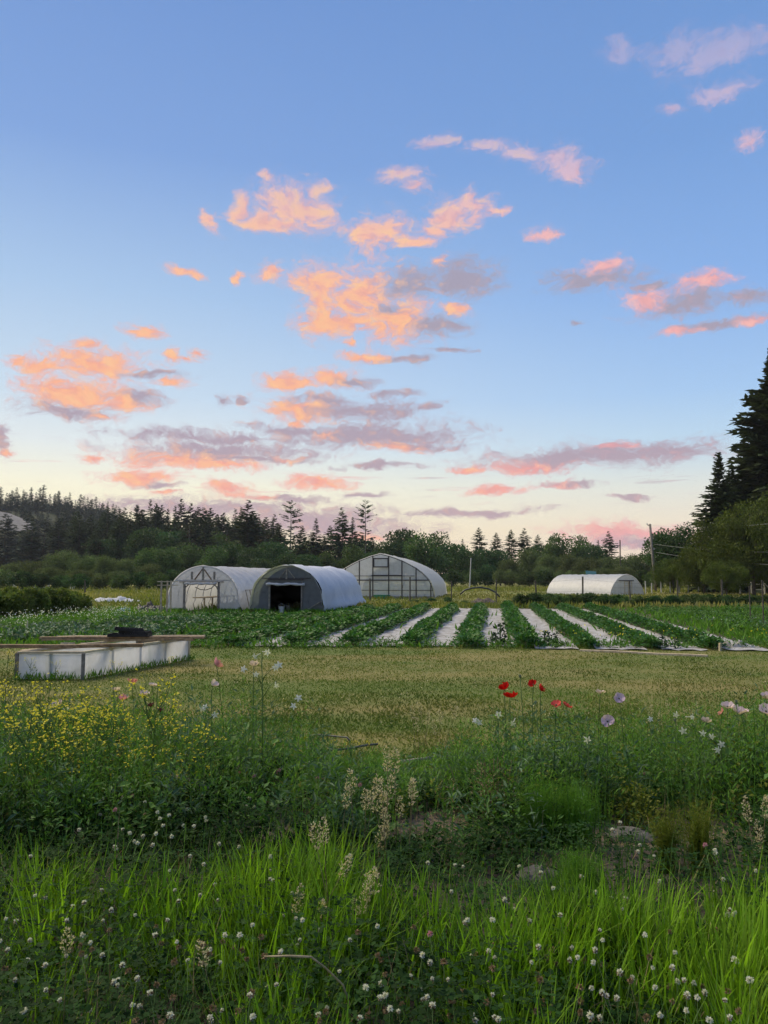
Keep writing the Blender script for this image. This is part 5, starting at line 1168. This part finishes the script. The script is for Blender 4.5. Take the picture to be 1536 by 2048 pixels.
# poppies
def poppy_petal(R_, cup, seed, ruf=.1):
    g = np.random.default_rng(seed); rows = []; ph = g.random() * 6
    for i in range(6):
        v = i / 5; row = []
        for j in range(8):
            u = j / 7 * 2 - 1; a = u * (.95 if i else .3)
            rr = R_ * (.06 + .94 * v) * (1 - .12 * u * u)
            z = R_ * (cup * v ** 1.7 - .05) + R_ * ruf * v * math.sin(u * 7 + ph) 
            row.append((rr * math.cos(a) * (1 - .35 * cup * v), rr * math.sin(a) * (1 - .2 * cup * v), z))
        rows.append(row)
    return MB().grid(rows)
_pp = {}
def pmesh(mat, cup, k):
    key = (mat, cup, k)
    if key not in _pp: _pp[key] = poppy_petal(1.0, cup, 60 + k).mesh('petal', M[mat], True)
    return _pp[key]
podm = MB().tube([(0, 0, -.02), (0, 0, .1), (0, 0, .35), (0, 0, .5), (0, 0, .54)], [.1, .22, .28, .2, .3], 10).mesh('seed_pod', M['pod'], True)
eyem = MB().tube([(0, 0, -.05), (0, 0, .12), (0, 0, .22)], [.1, .24, .12], 10).mesh('centre', M['dark_eye'], True)
def pleaf(seed):
    g = np.random.default_rng(seed); V, F, rn = plants(1, np.zeros(1), np.zeros(1) + 60, np.array([.38]), 16, .13, .22, .45, .15, g); return fmesh('leaves', V - np.array([0, 60, 0]), F, M['weed_grey'], rn)
pleafs = [pleaf(k) for k in range(3)]
def poppy(px, py, Y, R_, mat, label, tilt=(0, 0), cup=.6, n=5, grp='poppies', skip=0):
    R_ *= 1.2
    p = P(px, py, Y); gx, gy = p.x + random.uniform(-.06, .06), Y + random.uniform(0, .08); g0 = float(gz(gx, gy)); rt = empty('poppy', (gx, gy, g0)); tag(rt, label, 'flower', grp)
    hd = Vector((p.x - gx, Y - gy, p.z - g0))
    MB().tube([(0, 0, -.02), (hd.x * .2 + .01, hd.y * .3, hd.z * .5), (hd.x * .8, hd.y * .9, hd.z * .92), hd], [.004, .0032, .0026, .003], 6).build('stem', M['stem'], rt, True)
    ro = Matrix.Rotation(tilt[0], 4, 'X') @ Matrix.Rotation(tilt[1], 4, 'Y')
    a0 = random.random() * 6
    for k in range(n - skip):
        o = link(bpy.data.objects.new('petal', pmesh(mat, cup * .62 + (.2 if k % 2 else 0), k % 4)), rt)
        o.matrix_local = Matrix.Translation(hd) @ ro @ Matrix.Rotation(a0 + k * 2 * math.pi / n + random.uniform(-.15, .15), 4, 'Z') @ Matrix.Rotation(random.uniform(-.15, .15), 4, 'Y') @ Matrix.Scale(R_ * random.uniform(.9, 1.1), 4)
    for nm, me, s in (('seed_pod', podm, .3), ('stamens', eyem, .55)):
        o = link(bpy.data.objects.new(nm, me), rt); o.matrix_local = Matrix.Translation(hd) @ ro @ Matrix.Scale(R_ * s, 4)
    o = link(bpy.data.objects.new('leaves', random.choice(pleafs)), rt); o['kind'] = 'stuff'; o.rotation_euler = (0, 0, random.random() * 6); o.scale = (1, 1, min(1.2, hd.z * 1.6))
poppy(1009, 1378, 5.2, .040, 'red_petal', 'upper scarlet poppy of the left red pair', (-.5, -.2), .8)
poppy(1020, 1394, 5.1, .046, 'red_petal', 'lower and wider scarlet poppy of the left red pair', (-.3, .1), .7)
poppy(1067, 1370, 5.4, .034, 'red_petal', 'scarlet poppy with parted petals, left of two', (.5, -.4), .9, 4, skip=1)
poppy(1081, 1380, 5.4, .034, 'red_petal', 'scarlet poppy with parted petals, right of two', (.3, .7), .9, 4, skip=1)
poppy(1113, 1410, 5.2, .034, 'coral_petal', 'coral red ragged poppy, left of the low pair', (.4, -.3), .5, 4)
poppy(1133, 1412, 5.2, .034, 'coral_petal', 'coral red ragged poppy, right of the low pair', (.2, .5), .5, 4)
poppy(1201, 1386, 5.7, .034, 'pale_petal', 'whitish poppy, leftmost of the right-hand pale ones', (-.2, 0), .6)
poppy(1238, 1397, 5.5, .036, 'lilac_petal', 'lilac poppy with dark centre right of a whitish one', (.9, .1), .35)
poppy(1215, 1443, 5.0, .038, 'lilac_petal', 'lilac poppy hanging lowest of the right-hand group', (.9, -.2), .4)
poppy(1412, 1444, 5.2, .034, 'pale_petal', 'small pink-white poppy left below the right cluster', (-.3, .2), .7)
poppy(1446, 1421, 5.3, .040, 'pink_petal', 'half folded pink poppy at the left of the right cluster', (-.5, -.9), .5, 4, skip=2)
poppy(1455, 1414, 5.4, .042, 'pale_petal', 'pale poppy at the top of the right cluster', (.4, 0), .6)
poppy(1481, 1425, 5.2, .050, 'pale_petal', 'broad lilac-white poppy in front of the right cluster', (.25, .1), .7)
poppy(1534, 1396, 5.2, .045, 'pale_petal', 'upper pale poppy cut by the right edge', (.2, 0), .7)
poppy(1532, 1423, 5.1, .045, 'pale_petal', 'lower pale poppy cut by the right edge', (.5, -.2), .7)
poppy(433, 1331, 6.0, .048, 'pink_petal', 'bright pink poppy standing highest on the left', (-.3, .7), .9, 4, skip=1)
poppy(425, 1370, 5.9, .040, 'pale_petal', 'white folded poppy below the bright pink one', (.3, .8), .9, 4, skip=1)
poppy(264, 1366, 6.2, .040, 'pink_petal', 'salmon pink poppy at the top of the left group', (-.3, .1), .8)
poppy(247, 1398, 5.9, .036, 'pink_petal', 'pink poppy in the middle of the left group', (.3, 0), .8)
poppy(232, 1381, 6.1, .034, 'pale_petal', 'faded pale poppy left in the left group', (-.2, 0), .6)
poppy(289, 1389, 6.0, .036, 'pale_petal', 'faded pale poppy right of the salmon one', (.2, .1), .6)
poppy(305, 1371, 6.3, .032, 'pale_petal', 'small pale pink poppy, rightmost of the left group', (0, .2), .6)
poppy(115, 1411, 5.7, .042, 'pale_petal', 'pale pink poppy alone among the yellow flowers', (.3, -.3), .7)
poppy(132, 1420, 5.7, .022, 'white_petal', 'little white bloom beside the pale pink poppy', (.3, .3), .7)
poppy(301, 1413, 5.8, .026, 'maroon_petal', 'dark maroon poppy, left of two', (.1, 0), .8)
poppy(320, 1423, 5.8, .026, 'maroon_petal', 'dark maroon poppy, right of two', (.1, .2), .8)
poppy(508, 1331, 5.4, .034, 'pale_petal', 'pale pink poppy below the top white star flowers', (-.2, 0), .8)
# bare poppy heads
for px, py, l in ((1071, 1405, 'grey bare poppy pod between the red poppies'), (1472, 1403, 'dark bare poppy pod above the right cluster'), (1350, 1440, 'bare poppy pod in the pale grass on the right'), (1040, 1352, 'dark pod on a tall stem behind the red poppies')):
    p = P(px, py, 5.2); g0 = float(gz(p.x, 5.2)); rt = empty('poppy_pod', (p.x, 5.2, g0)); tag(rt, l, 'seed pod', 'bare poppy pods')
    MB().tube([(0, 0, 0), (.02, 0, (p.z - g0) * .6), (0, 0, p.z - g0)], .003, 6).build('stem', M['stem'], rt, True)
    o = link(bpy.data.objects.new('pod', podm), rt); o.scale = (.035,) * 3; o.location = (0, 0, p.z - g0 - .01)

# flowering tobacco: white stars on long tubes
def star():
    mb = MB(); c = (0, 0, 0); n = 5
    for k in range(n):
        a = k * 2 * math.pi / n; d = Vector((math.cos(a), math.sin(a), 0)); s = Vector((-math.sin(a), math.cos(a), 0))
        mb.poly([Vector((0, 0, 0)), d * .011 - s * .0075 + Vector((0, 0, .002)), d * .022 - s * .006, d * .032 - Vector((0, 0, .003)), d * .022 + s * .006, d * .011 + s * .0075 + Vector((0, 0, .002))])
    mb.tube([(0, 0, .001), (0, 0, -.02), (0, 0, -.06)], [.005, .0032, .0024], 6, False)
    return mb.mesh('flower', M['white_petal'])
starm = star()
def tobacco(px, base_py, Y, top, flowers, label):
    g0 = P(px, base_py, Y); zb = float(gz(g0.x, Y)); t_ = P(px + 2, top, Y); rt = empty('flowering_tobacco', (g0.x, Y, zb)); tag(rt, label, 'flowering plant', 'white star-flowered plants')
    O = Vector((g0.x, Y, zb)); top_ = t_ - O
    MB().tube([(0, 0, -.02), (.01, 0, top_.z * .5), top_], [.006, .005, .002], 6).build('stem', M['stem'], rt, True)
    for fx, fy in flowers:
        q_ = P(fx, fy, Y - random.uniform(-.05, .08)) - O; zz = max(.1, q_.z - .10); f = min(1, zz / top_.z); b_ = Vector((top_.x * f, 0, zz))
        out = (q_ - b_); out.z *= .4; face = Vector((out.x * 1.5 + random.gauss(0, .3), -.9 + random.gauss(0, .3), random.gauss(.1, .35))).normalized()
        end = q_ - face * .055
        MB().tube([b_, b_.lerp(end, .6) + Vector((0, 0, .015)), end], [.0022, .0018, .0018], 5).build('branch', M['stem'], rt, True)
        o = link(bpy.data.objects.new('flower', starm), rt); o.matrix_local = Matrix.Translation(q_) @ face.to_track_quat('Z', 'Y').to_matrix().to_4x4() @ Matrix.Rotation(random.random() * 6, 4, 'Z') @ Matrix.Scale(random.uniform(.7, .95), 4)
    g = np.random.default_rng(int(px)); V, F, rn = plants(1, np.zeros(1), np.zeros(1) + 60, np.array([max(.2, top_.z * .55)]), 22, .10, .28, .5, .1, g)
    o = fobj('leaves', V - np.array([0, 60, 0]), F, M['weed'], rt, rn); o['kind'] = 'stuff'
tobacco(522, 1500, 5.2, 1312, [(510, 1313), (535, 1305), (551, 1335), (487, 1338), (512, 1349), (553, 1372), (597, 1396), (587, 1412), (558, 1330)], 'tallest white star-flowered plant, left of centre')
tobacco(408, 1520, 5.3, 1400, [(410, 1414), (430, 1430), (405, 1418)], 'white star-flowered plant below the bright pink poppy')
tobacco(1440, 1560, 4.9, 1462, [(1443, 1489), (1436, 1500), (1406, 1467), (1424, 1474), (1366, 1462), (1352, 1430)], 'white star-flowered plant below the right poppy cluster')
tobacco(1300, 1520, 5.2, 1440, [(1301, 1438), (1385, 1434)], 'sparse white star-flowered plant in the pale grass on the right')
tobacco(1174, 1560, 4.9, 1470, [(1175, 1480)], 'single white bloom below the lilac poppies')
tobacco(995, 1520, 5.4, 1428, [(997, 1429), (1025, 1448), (950, 1441), (958, 1445)], 'little white blooms below the scarlet poppies')

# yellow mustard on the left
def mustard(seed, h=.62):
    g = np.random.default_rng(seed); rt = empty('mustard_plant'); mb = MB(); fl = []
    mb.tube([(0, 0, -.02), (g.normal(0, .02), g.normal(0, .02), h * .5), (g.normal(0, .04), g.normal(0, .04), h)], [.0045, .0035, .002], 5)
    tips = [(mb.v[-1][0], mb.v[-1][1], h)]
    for k in range(9):
        z0 = h * g.uniform(.3, .85); a = g.random() * 6.28; L = g.uniform(.12, .28) * (1.2 - z0 / h * .6); e = (math.cos(a) * L * .6, math.sin(a) * L * .6, min(h * 1.05, z0 + L)); tips.append(e)
        mb.tube([(0, 0, z0), (e[0] * .6, e[1] * .6, (z0 + e[2]) / 2), e], [.0025, .002, .0012], 4, False)
    mb.build('stem', M['stem'], rt)
    V_, F_, R2, o_ = [], [], [], 0
    for tp in tips:
        m = g.integers(3, 7); c = np.array(tp) + g.normal(0, 1, (m, 3)) * np.array([.014, .014, .022]); 
        for pe in range(4):
            n_ = nrmz(g.normal(0, .5, (m, 3)) + np.array([0, 0, 1.])); u = perp(n_, np.random.default_rng(seed)); v = np.cross(n_, u); a = pe * math.pi / 2; d = u * math.cos(a) + v * math.sin(a)
            V, F = leaves(c, d, np.cross(n_, d), np.full(m, .0105), .005, .1); V_.append(V); F_.append(F + o_); o_ += len(V); R2.append(np.repeat(g.random(m), 4))
    fobj('flower_cluster', np.concatenate(V_), np.concatenate(F_), M['yellow'], rt, np.concatenate(R2))['kind'] = 'stuff'
    V, F, rn = plants(1, np.zeros(1), np.zeros(1) + 60, np.array([h * .85]), 46, .075, .2, .5, .22, g); fobj('leaves', V - np.array([0, 60, 0]), F, M['mustard_leaf'], rt, rn)['kind'] = 'stuff'
    return tag(rt, cat='flowering plant')
MU = [mustard(k) for k in range(5)]
for i in range(84):
    Y = random.uniform(4.5, 6.9); px = random.triangular(-40, 360, 110) if i < 74 else random.uniform(300, 470); X = (px - 768) / FPX * Y
    lim = 1.75 - (random.gauss(1440, 45) - 1157 - max(0, px - 200) * -.1) / 1540 * Y; zz = float(gz(X, Y)); h = min(max(.35, lim - zz), .82)
    place(MU[i % 5], (X, Y, zz), random.random() * 6, (1, 1, h / .62), 'yellow flowering mustard plant, ' + ('left edge' if px < 60 else 'middle' if px < 180 else 'right side' if px < 300 else 'outlying right end') + ' of the left patch, ' + ('front' if Y < 5.3 else 'centre' if Y < 6.1 else 'back'), 'yellow mustard patch on the left')
for px, py, Y in ((345, 1320, 12.3), (60, 1352, 12.6), (30, 1345, 12.4), (110, 1358, 12.2), (230, 1362, 11.6), (15, 1330, 13.2), (293, 1352, 11.5)):
    p = P(px, py, Y); place(MU[int(px) % 5], (p.x, Y, 0), random.random() * 6, .6 + .3 * random.random(), 'yellow flowering mustard plant growing beside the cold frame', 'mustard by the cold frame')
for px, py in ((725, 1440), (745, 1455), (700, 1470), (660, 1420), (1060, 1430), (1190, 1420), (970, 1385)):
    p = P(px, py, 7.2); place(MU[int(px) % 5], (p.x, 7.2, 0), 0, .42, 'small yellow flowering mustard plant at the near lawn edge', 'small mustard at the lawn edge')

# feathery bright clumps, yellow-green bush, dry bush
def feathery(px, py, w, h, seed, label, mat='mayweed', n=900):
    g = np.random.default_rng(seed); p = G(px, py, .28); zb = float(gz(p.x, p.y)); rt = empty('feathery_plant', (p.x, p.y, zb)); tag(rt, label, 'plant', 'feathery green plants')
    x, y = g.normal(0, w * .35, n), g.normal(0, w * .3, n)
    V, F, k = ribbons(np.stack([x, y, np.zeros(n)], 1), g.random(n) * 6.28, h * g.uniform(.5, 1.08, n), g.uniform(.0009, .002, n), np.abs(g.normal(.08, .1, n)), g.gamma(1.5, .12, n), 3)
    fobj('shoots', V, F, M[mat], rt, np.repeat(g.random(n), k))['kind'] = 'stuff'
    b = g.integers(0, n, 2200); t = g.uniform(.3, 1, 2200); base = V.reshape(n, k, 3)[b, 2]; tip = V.reshape(n, k, 3)[b, -1]; c = base + (tip - base) * t[:, None]
    d = rdir(2200, .9, g); V2, F2 = leaves(c, d, perp(d, g), g.uniform(.015, .035, 2200), .0013, .1); fobj('side_shoots', V2, F2, M[mat], rt, np.repeat(g.random(2200), 4))['kind'] = 'stuff'
feathery(1080, 1690, .16, .34, 1, 'bright feathery plant left of the bare soil, left of two')
feathery(1145, 1690, .2, .36, 2, 'bright feathery plant left of the bare soil, right and wider')
feathery(1160, 1830, .13, .25, 3, 'bright feathery plant right behind the grey stone')
feathery(1400, 1770, .07, .36, 4, 'tall thin yellow-green spiky plant right of the bare soil', 'weed_yel', 260)
feathery(1335, 1760, .06, .30, 5, 'thin yellow-green spiky plant beside the bare soil', 'weed_yel', 160)
feathery(680, 1580, .07, .26, 6, 'upright fine-leaved green spike left of the seed heads', 'mayweed', 160)
def bush(px, py, w, h, mat, nl, ll, wr, seed, name, label):
    g = np.random.default_rng(seed); p = G(px, py, .28); zb = float(gz(p.x, p.y)); rt = empty(name, (p.x, p.y, zb)); tag(rt, label, 'plant'); n = 16
    x, y = g.normal(0, w * .3, n), g.normal(0, w * .3, n); V, F, rn = plants(n, x, y + 60, h * g.uniform(.6, 1.1, n), nl, ll, wr, .6, .4, g); fobj('leaves', V - np.array([0, 60, 0]), F, M[mat], rt, rn)['kind'] = 'stuff'
    mb = MB()
    for i in range(n): mb.tube([(x[i] * .3, y[i] * .3, 0), (x[i], y[i], h * .5), (x[i] * 1.3, y[i] * 1.3, h)], .0025, 4, False)
    mb.build('stem', M['dry'] if mat == 'dry' else M['stem'], rt)['kind'] = 'stuff'
bush(1268, 1640, .3, .30, 'weed_yel', 46, .035, .36, 1, 'spurge_bush', 'yellow-green bushy plant above the bare soil')
bush(985, 1645, .28, .36, 'dry', 40, .035, .16, 2, 'dry_bush', 'dry brown branching weed right of the seed heads')
bush(1500, 1560, .3, .42, 'weed_grey', 40, .06, .2, 3, 'grey_bush', 'grey-green leafy weed below the right edge poppies')
bush(820, 1600, .4, .22, 'weed_grey', 50, .09, .05, 4, 'wiry_weed', 'bushy grey-green wiry weed right of the seed heads')

# stone, sticks, hoses
g = np.random.default_rng(5)
def stone(px, py, Y_, w, h, d, label, seed):
    g = np.random.default_rng(seed); p = G(px, py, .29); rows = []
    for i in range(9):
        th = math.pi * i / 8; rows.append([(w / 2 * math.sin(th) * math.cos(2 * math.pi * j / 14) * (1 + .12 * math.sin(3 * j + i + seed)), d / 2 * math.sin(th) * math.sin(2 * math.pi * j / 14) * (1 + .1 * math.cos(2 * j + seed)), h / 2 * math.cos(th) * (1 + .1 * math.sin(j + 2 * i)) ) for j in range(15)])
    o = MB().grid(rows).build('stone', M['stone'], None, True); o.location = (p.x, p.y, float(gz(p.x, p.y)) + h * .28); o.rotation_euler = (.1, .12, .2); tag(o, label, 'stone')
stone(1085, 1782, 0, .27, .14, .17, 'flat grey stone half hidden in the grass', 1)
stone(1265, 1668, 0, .34, .10, .2, 'low grey lump on the bare soil', 2)
def pipe(pts, r, name, mat, label, cat):
    o = MB().tube(pts, r, 8).build(name, M[mat], None, True); tag(o, label, cat)
pipe([P(610, 1474, 8.3), P(632, 1469, 8.3), P(665, 1472, 8.2), P(694, 1475, 8.15), P(700, 1482, 8.1)], .009, 'irrigation_pipe', 'hose', 'black irrigation pipe lying at the near lawn edge, upper one', 'pipe')
pipe([P(590, 1497, 7.7), P(650, 1502, 7.6), P(700, 1497, 7.7), P(735, 1490, 7.9), P(756, 1488, 7.95)], .010, 'irrigation_pipe', 'hose', 'black irrigation pipe below the upper one, half in weeds', 'pipe')
pipe([P(800, 1524, 7.2), P(838, 1519, 7.25), P(876, 1514, 7.3)], .016, 'fallen_stick', 'wood_grey', 'grey stick lying on the bare patch at centre', 'stick')
pipe([P(345, 1552, 4.9), P(385, 1562, 4.8), P(415, 1576, 4.7)], .012, 'fallen_stick', 'wood_grey', 'dark stick sticking out of the weeds below the pink poppies', 'stick')
pipe([P(1420, 1650, 4.5), P(1450, 1668, 4.4), P(1470, 1680, 4.35)], .004, 'fallen_stick', 'dry', 'thin dry twig over the bare soil at right', 'stick')

# ------------------------------------------------------------------ evening haze
hb = MB().box((0, 620, 34), (4000, 1360, 78)).build('haze', None); hb['kind'] = 'stuff'
hm = bpy.data.materials.new('haze'); hm.use_nodes = True; ht = hm.node_tree; ht.nodes.clear(); HN = NT(ht)
pv = HN.n('ShaderNodeVolumePrincipled'); pv.inputs['Color'].default_value = (.82, .86, .95, 1); pv.inputs['Density'].default_value = .00012
ho = HN.n('ShaderNodeOutputMaterial'); ht.links.new(pv.outputs[0], ho.inputs['Volume']); hb.data.materials.append(hm)
